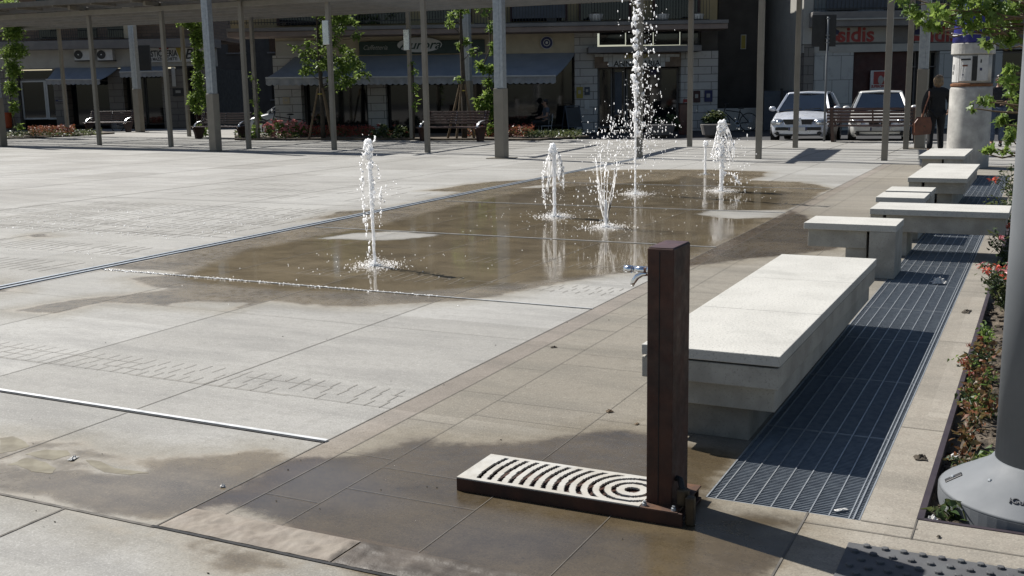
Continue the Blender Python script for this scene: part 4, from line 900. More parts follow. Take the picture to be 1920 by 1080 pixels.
def bush(label, px, py, blobs, seed, flowers=0, fkey='pinkf', size=.10, lk='leaf', group='shrubs in the far flower bed', cat='shrub', name='flowering_shrub', fs=.09):
    r = random.Random(seed); g_ = G(px, py); Dv = float(g_[:2]@F0); k = Dv/FPX
    t = thing(name, label, cat, (g_[0], g_[1], 0), 0, group); st = MB(); cr = MB(); fl = MB()
    for bx_, by_, rx, ry, n in blobs:
        q = W(bx_, by_, Dv); c = (q[0]-g_[0], q[1]-g_[1], q[2])
        st.tube(twigpath((c[0]*.3, c[1]*.3, 0), c, r), [.012, .011, .01, .008, .007, .006, .004], 4)
        cloud(cr, [(c, (rx*k, rx*k*.8, ry*k), n)], size, r)
        for i in range(int(flowers*n)):
            a = r.uniform(0, 2*PI); e = r.uniform(-.3, 1.3); cc = Vector((c[0]+math.cos(a)*math.cos(e)*rx*k, c[1]-abs(math.sin(a)*math.cos(e))*rx*k*.85, c[2]+math.sin(e)*ry*k))
            for _ in range(7): leaf(fl, cc+Vector((r.gauss(0, .2), r.gauss(0, .2), r.gauss(0, .2)))*fs, fs*.8, r)
    st.build('stems', X['bark'], t); tag(cr.build('foliage', X[lk], t), kind='stuff')
    if flowers: tag(fl.build('blossoms', X[fkey], t), kind='stuff')
    return t
bush('large rose bush covered in pink flowers in front of the leaning bicycle', 538, 261, [(505, 245, 12, 14, 150), (525, 238, 16, 12, 220), (550, 238, 16, 14, 240), (568, 242, 10, 14, 130), (540, 252, 30, 9, 260), (515, 228, 6, 6, 30)], 31, .11)
bush('round green rose shrub left of the middle bench', 735, 262, [(705, 250, 14, 12, 200), (720, 244, 14, 14, 220), (750, 246, 18, 14, 260), (765, 252, 12, 9, 140), (716, 236, 4, 9, 40), (735, 256, 25, 6, 150)], 32, .012, 'redf', lk='leafd')
bush('dark round shrub in front of the white pillar beside the right bicycle', 1340, 250, [(1328, 225, 16, 14, 260), (1345, 218, 18, 14, 300), (1352, 232, 16, 12, 200), (1322, 238, 10, 10, 90)], 33, 0, lk='leafd', size=.12)
bush('dark low shrub in the planter before the bookshop glass', 1250, 250, [(1235, 228, 12, 12, 130), (1260, 225, 14, 16, 200), (1270, 236, 8, 10, 60)], 34, 0, lk='leafd', size=.12)
for px, lab in ((1238, 'low white planter tub left of the rust brown bollard'), (1341, 'low white planter tub under the dark round shrub')):
    g_ = G(px, 252); MB().lathe([(.25, 0), (.42, .05), (.5, .36), (.44, .37), (.40, .3)], seg=20); o = MB().lathe([(.25, -.1), (.42, 0), (.5, .33), (.44, .34), (.40, .28)], seg=20).build('planter_tub', X['greyc'], None, loc=(g_[0], g_[1], 0)); tag(o, lab, 'planter', 'planter tubs by the bookshop')
# bed beside the lamp post
def bed_plant(label, px, py, h, rad, n, key, seed, fkey=None, nf=0, size=.045, fs=.05, dx=.0):
    r = random.Random(seed); g_ = G(px, py, -.04); t = thing('bedding_plant', label, 'plant', (g_[0]+dx, g_[1], -.05), 0, 'plants in the bed beside the lamp post')
    st = MB(); cr = MB(); fl = MB()
    for i in range(max(4, n//14)):
        a = r.uniform(0, 2*PI); q = r.random()**.5; tip = (math.cos(a)*rad*q, math.sin(a)*rad*q, h*r.uniform(.5, 1))
        st.tube(twigpath((0, 0, 0), tip, r), [.005, .005, .004, .004, .003, .003, .002], 4)
        for _ in range(14):
            v = r.random()**.6; leaf(cr, (tip[0]*v+r.gauss(0, .02), tip[1]*v+r.gauss(0, .02), tip[2]*v+r.gauss(0, .02)), size*r.uniform(.6, 1.3), r)
    st.build('stems', X['leafd'], t); tag(cr.build('foliage', X[key], t), kind='stuff')
    for i in range(nf):
        a = r.uniform(PI*.6, PI*1.7); e = r.uniform(.1, 1.2); c = Vector((math.cos(a)*math.cos(e)*rad, math.sin(a)*math.cos(e)*rad, h*(.45+.55*math.sin(e))))
        fl = MB()
        for _ in range(12): leaf(fl, c+Vector((r.gauss(0, .3), r.gauss(0, .3), r.gauss(0, .2)))*fs, fs*.75, r)
        fl.build('flower', X[fkey if i % 2 or fkey == 'redf' else 'pinkf'], t)
    return t
bed_plant('flowering rose bush with pink and salmon red blossoms against the lamp post', 1893, 585, .42, .26, 420, 'leafd', 51, 'salmon', 9, .05, .05)
bed_plant('rose shrub with one red blossom under the end of the crosswise concrete bench', 1898, 500, .40, .24, 300, 'leafd', 52, 'salmon', 4, .05, .05)
bed_plant('leafy green shrub poking out beneath the cantilevered concrete bench', 1897, 432, .45, .3, 330, 'leafd', 53, None, 0, .06)
bed_plant('small shrub with red blossoms right of the grating beyond the benches', 1903, 372, .5, .3, 260, 'leafd', 54, 'salmon', 4, .06, .07)
for i, (px, py, n, lab) in enumerate(((1838, 715, 90, 'bronze leaved begonia with red flowers, farthest of the row along the kerb'), (1832, 755, 100, 'bronze leaved begonia second from the rose bush along the kerb'), (1825, 800, 90, 'browning begonia in the middle of the row along the kerb'), (1818, 838, 70, 'orange brown begonia second nearest to the lamp base'), (1800, 885, 50, 'withered begonia nearest to the lamp base'), (1847, 668, 80, 'dark red begonia just below the rose bush'))):
    bed_plant(lab, px, py, .17 if i < 4 else .12, .11, n, 'bronze', 70+i, 'redf', 2 if i in (0, 5) else 1 if i == 1 else 0, .045, .026)
bed_plant('small bright green weed at the kerb edge beside the begonias', 1812, 700, .12, .07, 45, 'leaf', 81, None, 0, .035)
bed_plant('green weed tuft among the clods by the lamp base', 1868, 880, .10, .1, 60, 'leaf', 82, None, 0, .04)
bed_plant('little grass weed growing against the lamp base rim', 1790, 975, .09, .05, 30, 'leafd', 83, None, 0, .05)
for i, (px, py) in enumerate(((1850, 640), (1842, 690), (1836, 735), (1826, 770), (1845, 780), (1815, 905))):
    bed_plant('low green leafed plant mixed among the begonias, %s counting from the rose bush' % ('first', 'second', 'third', 'fourth', 'fifth', 'sixth')[i], px, py, .13, .09, 90, 'leafd' if i % 2 else 'leaf', 90+i, None, 0, .035)
# big tree at the right with branches reaching into the picture
r = random.Random(77); TD = 12.; tb = W(1975, 150, TD); t = thing('maple_tree', 'bright green maple tree at the right edge with branches reaching over the poster column', 'tree', (tb[0], tb[1], 0))
MB().tube([(0, 0, -.06), (.03, 0, 1.2), (0, .05, 2.4), (.05, 0, 3.6), (0, 0, 4.6)], [.11, .09, .08, .06, .03], 10).build('trunk', X['bark'], t, smooth=True)
cr = MB(); lb = MB()
for (px, py, rp, n, dd) in ((1705, 12, 16, 26, 0), (1722, 30, 16, 26, .1), (1740, 48, 14, 22, 0), (1690, -12, 18, 24, .1), (1760, 20, 20, 34, -.2), (1785, 35, 18, 34, .2), (1800, 15, 24, 46, -.1), (1830, 12, 26, 60, .2), (1860, 20, 26, 70, -.2), (1890, 25, 24, 70, .1), (1845, 48, 18, 36, 0), (1870, 62, 18, 40, .2), (1895, 75, 16, 40, 0), (1850, 80, 10, 14, .1), (1815, 48, 16, 30, -.1), (1760, 55, 10, 12, 0), (1900, 50, 20, 50, .3), (1905, 5, 24, 60, .3), (1790, -20, 30, 60, 0), (1850, -20, 36, 90, 0),
                          (1895, 130, 12, 30, .1), (1900, 160, 12, 34, 0), (1888, 150, 10, 20, -.1), (1905, 190, 12, 34, .2), (1895, 175, 8, 12, .3), (1840, 192, 9, 16, -.2), (1826, 205, 7, 10, -.2), (1850, 188, 7, 12, -.1), (1880, 225, 12, 26, 0), (1900, 245, 14, 34, .2), (1890, 262, 10, 20, -.1), (1858, 280, 8, 14, 0), (1845, 284, 6, 8, 0), (1885, 285, 9, 12, 0)):
    q = W(px, py, TD+dd); k = TD/FPX; c = Vector((q[0]-tb[0], q[1]-tb[1], q[2]))
    z0_ = min(max(c.z-.15, .4), 4.2); lb.tube(twigpath((0.02, .02, z0_), tuple(c+Vector((-.05, 0, 0))), r, .1), [.02, .016, .013, .011, .009, .007, .004], 5)
    cloud(cr, [(tuple(c), rp*k*1.1, n)], .085, r, MAPLE)
lb.build('limbs', X['stake'], t, smooth=True); tag(cr.build('crown', X['leafm'], t), kind='stuff')
# ================================================================ water jets
def jet(label, px, py, h, style, seed):
    r = random.Random(seed); g_ = G(px, py); t = thing('water_jet', label, 'fountain jet', (g_[0], g_[1], 0), 0, 'water jets of the ground fountain')
    col = MB(); dr = MB(); sp = MB(); rt_ = Vector((R0[0], R0[1], 0)); fw = Vector((F0[0], F0[1], 0))
    def at(u, v, w_=0.): return rt_*u+fw*w_+Vector((0, 0, v))
    def blob(mb, p, s, st=1.): mb.ball(p, (s*r.uniform(.7, 1.2), s*r.uniform(.7, 1.2), s*st*r.uniform(.8, 1.3)), 6, 4)
    def column(z0, z1, r0, r1, wob=.006, lean=0.):
        n = max(8, int((z1-z0)/.02)); pth = []; rad = []
        for i in range(n+1):
            u = i/n; z = z0+(z1-z0)*u; pth.append(at(lean*u+wob*mnoise.noise(Vector((z*9, seed, 0)))*2*(.3+u), z, wob*mnoise.noise(Vector((z*9, 0, seed))))); rad.append((r0+(r1-r0)*u)*(1+.35*mnoise.noise(Vector((z*28, seed, 5)))))
        col.tube(pth, rad, 8)
    def foam(u, v, ru, rv, n, s): 
        for i in range(n):
            a = r.uniform(0, 2*PI); q = r.random()**.5; b_ = r.uniform(0, 2*PI)
            blob(col, at(u+math.cos(a)*ru*q, v+math.sin(a)*rv*q, math.cos(b_)*ru*.6*r.random()), s*r.uniform(.4, 1.1))
    def strand(u0, v0, u1, v1, n, s, sag=0., br=.6):
        for i in range(n):
            q = r.random(); u = u0+(u1-u0)*q+sag*math.sin(PI*q)+r.gauss(0, .01); v = v0+(v1-v0)*q
            blob(dr, at(u, v, r.gauss(0, .02)), s*.8*r.uniform(.25, 1.), r.choice((1, 1.3, 2., 3.)))
    def thread(u0, v0, u1, v1, sag, s):
        pth = [at(u0+(u1-u0)*q+sag*math.sin(PI*q)+.008*mnoise.noise(Vector((q*7, seed, u0*9))), v0+(v1-v0)*q, .02*math.sin(q*5+u0*9)) for q in np.linspace(0, 1, 14)]
        dr.tube(pth, [s*(.4+.9*abs(mnoise.noise(Vector((q*11, u0*5, seed))))) for q in np.linspace(0, 1, 14)], 5)
    def spray(u, v, su, sv, n, s):
        for i in range(n): blob(dr, at(r.gauss(u, su), abs(r.gauss(v, sv)), r.gauss(0, su*.6)), s*.72*r.uniform(.25, 1)**1.4, r.choice((1, 1, 1.8, 2.6)))
    if style == 1:
        column(0, .95, .014, .02, .006, -.01); foam(-.02, 1.08, .042, .10, 70, .019); foam(.005, .72, .024, .14, 70, .013); foam(-.012, .95, .035, .1, 40, .014); foam(0, .5, .016, .2, 26, .011)
        strand(-.06, 1.05, -.06, .35, 70, .013, -.03); strand(.05, .95, .07, .45, 45, .011, .02); strand(-.07, .5, -.05, .08, 16, .016); spray(.12, .68, .06, .06, 26, .010); thread(.02, 1.14, .05, 1.2, .01, .014); spray(-.01, .65, .05, .3, 130, .008)
    if style == 2:
        column(0, .84, .022, .028, .003); foam(-.015, .84, .036, .075, 90, .024)
        for k in range(12): thread(-.03+.07*k/9, .86, r.choice((-1, 1))*r.uniform(.06, .13), r.uniform(.3, .5), r.choice((-1, 1))*r.uniform(.0, .05), .006)
        strand(-.05, .8, -.13, .25, 130, .010, -.05); strand(.05, .8, .11, .35, 130, .010, .03); foam(.06, .62, .025, .16, 40, .014); spray(0, .28, .11, .12, 90, .009); strand(-.13, .3, -.12, .1, 20, .014)
    if style == 3:
        for k in range(14): thread(r.uniform(-.012, .012), .0, r.uniform(-.13, .16), r.uniform(.55, .85), r.uniform(-.04, .02), .0055)
        column(0, .32, .014, .02, .008); spray(.0, .78, .12, .2, 190, .012); spray(.03, .5, .09, .2, 120, .010); spray(.05, 1.0, .17, .15, 120, .011); spray(-.25, .3, .1, .2, 26, .016)
    if style == 4:
        column(0, 1.1, .014, .019, .008); column(1.05, 1.5, .015, .017, .03)
        for i in range(290):
            v = .85+(h-.8)*(int(r.random()*24)+r.gauss(.5, .17))/24; blob(col, at(.035*mnoise.noise(Vector((v*5, 1, seed)))*2+r.gauss(0, .018+.014*(v/h)), v, r.gauss(0, .025)), r.uniform(.008, .023), r.choice((1, 1.4, 2.2)))
        spray(.11, 1.25, .12, .5, 320, .016); spray(-.14, .9, .17, .2, 280, .013); spray(.15, 2.2, .10, .6, 150, .018); spray(.05, .6, .35, .3, 90, .012); spray(.3, .95, .22, .22, 110, .015); spray(0, 2.6, .22, .5, 60, .014)
    if style == 5:
        column(0, .5, .022, .022, .003); foam(0, .55, .04, .05, 50, .022)
    if style == 6:
        column(0, .7, .03, .035, .006); foam(.0, .98, .07, .10, 110, .024); foam(-.01, .8, .09, .13, 90, .016); foam(-.05, .55, .13, .12, 70, .016); foam(.02, .35, .05, .2, 50, .02)
        for k in range(12): thread(r.uniform(-.06, .07), 1.02, r.choice((-1, 1))*r.uniform(.08, .2), r.uniform(.35, .7), r.uniform(-.05, .06), .009)
        spray(.1, .6, .14, .2, 160, .014); strand(.1, .85, .21, .6, 50, .014, .02); spray(.22, .2, .08, .08, 60, .013); strand(.18, .25, .28, .1, 30, .014)
    R_ = .2 if style != 5 else .1
    for i in range(900 if style != 5 else 120):
        q = abs(r.gauss(0, .5)); a = r.uniform(0, 2*PI); s = r.uniform(.0018, .0055); hgt = abs(r.gauss(0, .05))*max(0, 1-q) if r.random() < .6 else .002
        sp.ball((math.cos(a)*q*R_*1.3, math.sin(a)*q*R_*1.3, hgt+s*.4), (s, s, s*.7), 5, 3)
    for i in range(90 if style != 5 else 20):
        q = abs(r.gauss(.5, .7)); a = r.uniform(0, 2*PI); s = r.uniform(.002, .005); sp.ball((math.cos(a)*q*.8, math.sin(a)*q, .002), (s*1.5, s, .003), 5, 3)
    cw_ = col.build('water_column', X['water'], t, smooth=True); rm = cw_.modifiers.new('r', 'REMESH'); rm.mode = 'VOXEL'; rm.voxel_size = .005 if h < 2 else .007; rm.use_smooth_shade = True
    if dr.v: tag(dr.build('flying_drops', X['water'], t, smooth=True), kind='stuff')
    tag(sp.build('splash_drops', X['water'], t, smooth=True), kind='stuff')
    b = MB(); b.lathe([(.05, .003), (.05, .006), (.045, .007)], seg=16); b.build('nozzle_ring', X['galvd'], t)
jet('thin wavering water jet nearest the viewer on the left, splashing on wet paving', 703, 498, 1.17, 1, 1)
jet('water jet with a round white knob and thin falling veil', 1040, 406, .93, 2, 2)
jet('water jet spreading upward into a loose spray of drops', 1136, 426, 1.0, 3, 3)
jet('tallest water jet, shooting beyond the top of the picture amid many drops', 1191, 364, 3.35, 4, 4)
jet('smallest water jet, a short knobbed column left of the broad one', 1322, 327, .6, 5, 5)
jet('broad foaming water jet with heavy falling drops, farthest right', 1352, 358, 1.1, 6, 6)
# ================================================================ wooden park benches
def park_bench(label, c, rz, wk='wood', first=None):
    if first:
        t = copy_tree(first); t.location = (c[0], c[1], 0); t.rotation_euler = (0, 0, rz); t['label'] = label; return t
    t = thing('park_bench', label, 'park bench', (c[0], c[1], 0), rz, 'slatted park benches under the pergola')
    Lh = 1.22                                   # seat faces local -y
    b = MB()
    for k in range(4): b.box(-Lh, Lh, -.30+.115*k, -.30+.115*k+.095, .415+.008*k-.012*(k > 1), .455+.008*k-.012*(k > 1))
    b.build('seat', X[wk], t, .008)
    b = MB()
    for k in range(5):
        z = .53+.085*k; y = .19+.028*k; b.box(-Lh, Lh, y, y+.035, z, z+.066)
    b.build('backrest', X[wk], t, .008)
    for s in (-1, 1):
        x = s*(Lh-.14); b = MB()
        b.prism([(-.20, 0), (.06, 0), (.13, .2), (.24, .42), (.36, .93), (.30, .95), (.21, .56), (.17, .44), (-.34, .41), (-.30, .33), (-.24, .2)], 'x', x-.045, x+.045)
        lg = b.build('leg', X['iron'], t, .012)
        pth = [(x, -.26+.46*(1-math.cos(a))/2, .44+.24*math.sin(a)) for a in np.linspace(0, PI*.8, 10)]
        pth = [(x, .20, .64)]+[(x, .20-.44*math.sin(q*PI/2)*1., .64-.2*(1-math.cos(q*PI/2))) for q in np.linspace(.1, 1, 8)]
        b = MB()
        for p, q in zip(pth[:-1], pth[1:]): b.bar(p, q, .085, .03, (1, 0, 0) if False else (0, 0, 1))
        b.build('armrest', X['alu'], lg, .006)
        b = MB()
        for k in range(5): b.ball((x, .185+.028*k, .56+.085*k), .014, 6, 4)
        tag(b.build('bolt_heads', X['alu'], lg), kind='stuff')
    b = MB()
    for k in range(5): b.ball((0, .185+.028*k, .56+.085*k), .014, 6, 4)
    tag(b.build('bolt_heads', X['alu'], t), kind='stuff'); b = MB(); b.bar((0, .2, .5), (0, .33, .93), .04, .03); b.build('back_brace', X['iron'], t)
    return t
bc = (G(848, 267)+G(850, 262))/2
pb = park_bench('dark slatted park bench in front of the crooked young tree', bc, -.07)
park_bench('slatted park bench with sunlit slats at the far left, beside a bicycle', (G(160, 248)+G(240, 248))/2+np.array([0, .2, 0]), .12, 'wood', pb)
park_bench('slatted park bench half hidden by the thick left pergola pillar and vine', (G(362, 260)+G(458, 261))/2+np.array([0, .2, 0]), -.05, 'wood', pb)
park_bench('reddish park bench seen from behind in front of the two silver cars', (G(1563, 266)+G(1700, 267))/2+np.array([.1, 0, 0]), PI-.05+.02, 'woodr', pb)
# ================================================================ cars
def car(label, loc, rz, paint, kind=0, group='cars parked along the street'):
    t = thing('parked_car', label, 'car', (loc[0], loc[1], -.11), rz, group)   # front faces local -y
    # stations: y, half width at sill, at waist, waist height, nose bottom
    ST = [(-1.93, .55, .60, .52, .30), (-1.88, .68, .72, .60, .22), (-1.75, .76, .79, .70, .2), (-1.5, .80, .82, .77, .2), (-1.1, .815, .83, .86, .2), (-.8, .82, .835, .93, .2), (0, .82, .84, .95, .2), (.9, .82, .835, .98, .2), (1.5, .80, .82, 1.0, .22), (1.8, .76, .78, .98, .26), (1.9, .68, .70, .9, .35)]
    b = MB(); n = 14; vs = []
    for (y, ws, ww, zw, zb) in ST:
        sec = [(-ws*.9, zb), (-ws, zb+.08), (-ww*1.0, .45 if zw > .6 else zb+.1), (-ww, zw-.12), (-ww*.96, zw-.03), (-ww*.86, zw+.0), (-ww*.45, zw+.035), (0, zw+.045)]
        sec = sec+[(-x, z) for x, z in sec[-2::-1]]
        vs += [(x, y, z) for x, z in sec]
    m_ = 15
    fs = [(i*m_+k, i*m_+k+1, (i+1)*m_+k+1, (i+1)*m_+k) for i in range(len(ST)-1) for k in range(m_-1)]
    fs += [tuple(range(m_))[::-1], tuple((len(ST)-1)*m_+k for k in range(m_))]
    b.add(vs, fs); bd = b.build('body', X[paint], t, smooth=True)
    sd = bd.modifiers.new('s', 'SUBSURF'); sd.levels = 1; sd.render_levels = 1
    # greenhouse: waist ring and roof ring
    zt_ = 1.44
    WR = [(-.74, -.98, .93), (-.80, -.2, .95), (-.80, .8, .97), (-.70, 1.62, 1.0)]; RR = [(-.55, -.28, zt_-.03), (-.60, .0, zt_), (-.59, .8, zt_), (-.53, 1.36, zt_-.06)]
    def ring(R): return R+[(-x, y, z) for x, y, z in R[::-1]]
    w_, r_ = ring(WR), ring(RR); b = MB(); N = 8; b.add(w_+r_, [(i, (i+1) % N, N+(i+1) % N, N+i)[::-1] for i in range(N)]); b.build('windows', X['cglass'], t)
    b = MB(); top = []; 
    for i in range(4):
        x, y, z = RR[i]
        top += [(x*1.03, y+(-.05 if i == 0 else .05 if i == 3 else 0), z-.02), (x*.94, y, z+.025), (0, y-(.04 if i == 0 else 0), z+.05), (-x*.94, y, z+.025), (-x*1.03, y+(-.05 if i == 0 else .05 if i == 3 else 0), z-.02)]
    b.add(top, [(i*5+k, i*5+k+1, i*5+k+6, i*5+k+5) for i in range(3) for k in range(4)]); rf = b.build('roof', X[paint], t, smooth=True)
    so_ = rf.modifiers.new('so', 'SOLIDIFY'); so_.thickness = .04
    for s in (-1, 1):
        for nm, (i, wd) in (('pillar', (0, .075)), ('pillar', (1, .03)), ('pillar', (2, .05)), ('pillar', (3, .12))):
            a = Vector((WR[i][0]*s*1.005, WR[i][1]+(.25 if i == 1 else 0), WR[i][2])); c = Vector((RR[i][0]*s*1.01, RR[i][1]+(.12 if i == 1 else 0), RR[i][2])); b = MB(); b.bar(a, c, wd, .05, (0, 1, 0)); b.build(nm, X['black' if i == 1 else paint], t, .012)
        b = MB(); b.ball((s*.93, -.72, .99), (.11, .06, .075), 10, 6); b.bar((s*.8, -.72, .95), (s*.9, -.72, .97), .04, .04); b.build('mirror', X[paint], t, smooth=True)
        hl = MB(); hl.ball((s*.60, -1.80, .62), (.20, .12, .115), 14, 8); hl = hl.build('headlight', X['lens'], t, smooth=True); hl.rotation_euler = (0, 0, 0)
        MB().ball((s*.56, -1.905, .62), (.07, .03, .07), 12, 6).build('reflector', X['chrome'], hl, smooth=True)
        MB().ball((s*.6, -1.92, .32), (.07, .03, .045), 10, 6).build('fog_lamp', X['black'], t)
        for y in (-1.22, 1.22):
            def cyl_x(r_, x0, x1): return MB().tube([(x0, y, .3), (x1, y, .3)], r_, 22)
            wh = cyl_x(.30, s*.66, s*.845).build('wheel', X['rubber'], t); cyl_x(.19, s*.84, s*.855).build('rim', X['alu'], wh)
            a_ = MB(); a_.tube([(s*.80, y+.36*math.cos(q), .3+.36*math.sin(q)) for q in np.linspace(0, PI, 14)], .05, 6); a_.build('wheel_arch', X['black'], t)
    b = MB(); b.prism([(-.42, .70), (-.36, .58), (.36, .58), (.42, .70)], 'y', -1.925, -1.80) if kind == 0 else b.prism([(-.30, .66), (-.27, .54), (.27, .54), (.30, .66)], 'y', -1.93, -1.80); b.build('grille', X['black'], t, .01)
    MB().box(-.64, .64, -1.965, -1.80, .40 if kind == 0 else .36, .49 if kind == 0 else .38).build('bumper_strip', X['black'], t, .02)
    MB().box(-.62, .62, -1.955, -1.8, .25, .29).build('air_intake', X['black'], t, .01)
    pl = MB().box(-.26, .26, -1.985, -1.966, .39, .49).build('number_plate', X['white'], t, .003)
    for s in (-1, 1): MB().box(s*.235-.022, s*.235+.022, -1.988, -1.9855, .392, .488).build('plate_band', X['navy'], pl)
    e = MB(); e.tube([(0, -1.95, .71), (.045, -1.95, .64), (0, -1.95, .57), (-.045, -1.95, .64)], .013, 6, True); e.build('emblem', X['chrome'], t)
    if kind == 0: b = MB(); b.prism([(-.06, .74), (-.10, .55), (.10, .55), (.06, .74)], 'y', -1.935, -1.86); b.build('nose_bar', X[paint], t, .012)
    for s in (-1, .1): b = MB(); b.tube([(s*.5, -1.02, .965), (s*.5+.45, -.93, 1.0)], .012, 5); b.build('wiper', X['black'], t)
    for s in (-1, 1): b = MB(); b.ball((s*.33, .05, 1.08), (.2, .1, .16), 10, 6); b.ball((s*.33, .05, 1.27), (.11, .07, .09), 10, 6); b.build('seat', X['suit'], t, smooth=True)
    return t
c1 = (G(1440, 263)+G(1552, 264))/2
car('silver blue hatchback facing the square, nearer the alley gate', (c1[0]+1.95*-math.sin(.06), c1[1]+1.95*math.cos(.06)), .06, 'silver', 0)
c2 = (G(1592, 264)+G(1706, 264))/2
car('pale silver car facing the square behind the reddish bench', (c2[0]+1.95*-math.sin(.14), c2[1]+1.95*math.cos(.14)), .14, 'pearl', 1)
cw = W(505, 200, 46.); car('white car in the shade of the side street, half hidden by the cafe pillar', (cw[0]+.9, cw[1]+.5), YAW-PI/2, 'wcar', 0)
# ================================================================ bicycles
def bicycle(label, loc, rz):
    t = thing('bicycle', label, 'bicycle', (loc[0], loc[1], loc[2]), rz, 'bicycles parked by the shops')
    for x in (-.52, .52):
        b = MB(); b.tube([(x+.33*math.cos(a), 0, .35+.33*math.sin(a)) for a in np.linspace(0, 2*PI, 28, endpoint=False)], .02, 6, True); wh = b.build('wheel', X['rubber'], t)
        b = MB()
        for a in np.linspace(0, PI, 8, endpoint=False): b.tube([(x-.32*math.cos(a), 0, .35-.32*math.sin(a)), (x+.32*math.cos(a), 0, .35+.32*math.sin(a))], .003, 4)
        b.build('spokes', X['alu'], wh)
    b = MB()
    for p, q in (((-.52, 0, .35), (-.1, 0, .3)), ((-.1, 0, .3), (-.2, 0, .82)), ((-.52, 0, .35), (-.18, 0, .75)), ((-.1, 0, .3), (.36, 0, .72)), ((-.18, 0, .72), (.34, 0, .8)), ((.52, 0, .35), (.34, 0, .95))): b.tube([p, q], .02, 6)
    b.build('frame', X['black'], t); MB().ball((-.23, 0, .87), (.14, .07, .035), 10, 5).build('saddle', X['black'], t)
    b = MB(); b.tube([(.34, 0, .92), (.33, 0, 1.02)], .014, 6); b.tube([(.25, -.27, 1.03), (.36, -.2, 1.03), (.36, 0, 1.02), (.36, .2, 1.03), (.25, .27, 1.03)], .013, 6); b.build('handlebar', X['black'], t)
    b = MB(); b.tube([(-.1+.09*math.cos(a), .03, .3+.09*math.sin(a)) for a in np.linspace(0, 2*PI, 14, endpoint=False)], .012, 5, True); b.build('chainring', X['alu'], t)
    return t
bk = bicycle('dark bicycle leaning on the low pale wall beside the silver hatchback', tuple(W(1378, 200, 40.6)[:2])+(-.11,), YAW+PI)
for lab, p, rz in (('dark bicycle in front of the white stone pillar behind the pink rose bush', W(532, 200, 40.9), YAW+PI), ('bicycle partly hidden behind the far left sunlit bench', W(238, 200, 50.8), YAW)):
    t = copy_tree(bk); t.location = (p[0], p[1], -.05); t.rotation_euler = (0, 0, rz); t['label'] = lab
# ================================================================ poster column
pc = (-1.36, 22.1)
t = thing('poster_column', 'round cement poster column with newspaper sheets and blue tarpaulin top', 'poster column', (*pc, 0))
MB().lathe([(.375, 0), (.375, .03), (.37, 1.44), (.36, 1.47), (.345, 1.50)], seg=40).build('drum', X['cemc'], t, smooth=True)
MB().lathe([(.36, 1.5), (.366, 1.51), (.366, 1.545), (.33, 1.56)], seg=40).build('rust_ring', X['rust'], t)
MB().lathe([(.332, 1.56), (.332, 2.08)], seg=40).build('poster_drum', X['cemc'], t, smooth=True)
MB().lathe([(.37, 2.08), (.38, 2.09), (.38, 2.27), (.37, 2.28)], seg=40).build('cap_ring', X['cemc'], t)
b = MB(); prof = []; N = 60
vs = []
for j, (r_, z) in enumerate(((.40, 2.285), (.425, 2.32), (.40, 2.42), (.405, 2.46), (.385, 2.7), (.37, 3.0), (.36, 3.4), (.33, 3.55), (.05, 3.6))):
    for k in range(N):
        a = 2*PI*k/N; q = .86*r_*(1+.05*mnoise.noise(Vector((math.cos(a)*3, math.sin(a)*3, z*.7)))+.035*math.sin(a*9+z*2)*(0 if j == 8 else 1)); vs.append((q*math.cos(a), q*math.sin(a), z))
b.add(vs, [(j*N+k, j*N+(k+1) % N, (j+1)*N+(k+1) % N, (j+1)*N+k) for j in range(8) for k in range(N)]); b.build('tarpaulin', X['blue'], t, smooth=True)
b = MB(); b.tube([(.362*math.cos(a), .362*math.sin(a), 2.43+.012*math.sin(a*3)) for a in np.linspace(0, 2*PI, 30, endpoint=False)], .014, 6, True); b.tube([(.362*math.cos(4.0), .362*math.sin(4.0), 2.43), (.5*math.cos(3.9), .5*math.sin(3.9), 2.46)], .012, 5); b.build('rope', X['white'], t)
def patch(parent, name, k, a0, a1, z0, z1, r_):
    b = MB(); n = 10; A = np.linspace(math.radians(a0), math.radians(a1), n+1); w_ = lambda a, z: r_+.006*mnoise.noise(Vector((a*9, z*9, 2)))
    vs = [(w_(a, z)*math.cos(a), w_(a, z)*math.sin(a), z) for z in (z0, (z0+z1)/2, z1) for a in A]; m_ = n+1
    b.add(vs, [(j*m_+i, j*m_+i+1, (j+1)*m_+i+1, (j+1)*m_+i) for j in range(2) for i in range(n)]); o = b.build(name, X[k], parent); so_ = o.modifiers.new('s', 'SOLIDIFY'); so_.thickness = .002; return o
for a0, a1, z0, z1 in ((176, 232, 1.58, 2.06), (234, 272, 1.6, 2.05), (288, 325, 1.6, 2.06), (130, 174, 1.6, 2.0)): sh = patch(t, 'newspaper', 'paper', a0, a1, z0, z1, .341)
patch(t, 'dark_sheet', 'black', 273, 287, 1.6, 2.04, .341)
for a0, a1, z0, z1, k in ((244, 260, 1.86, 1.89, 'bag'), (238, 268, 1.97, 2.0, 'black'), (244, 250, 1.7, 1.72, 'navy'), (200, 206, 1.72, 1.78, 'black'), (205, 210, 1.8, 1.9, 'gate'), (295, 302, 1.78, 1.83, 'navy'), (296, 300, 1.92, 1.98, 'black')): patch(t, 'print_block', k, a0, a1, z0, z1, .346)
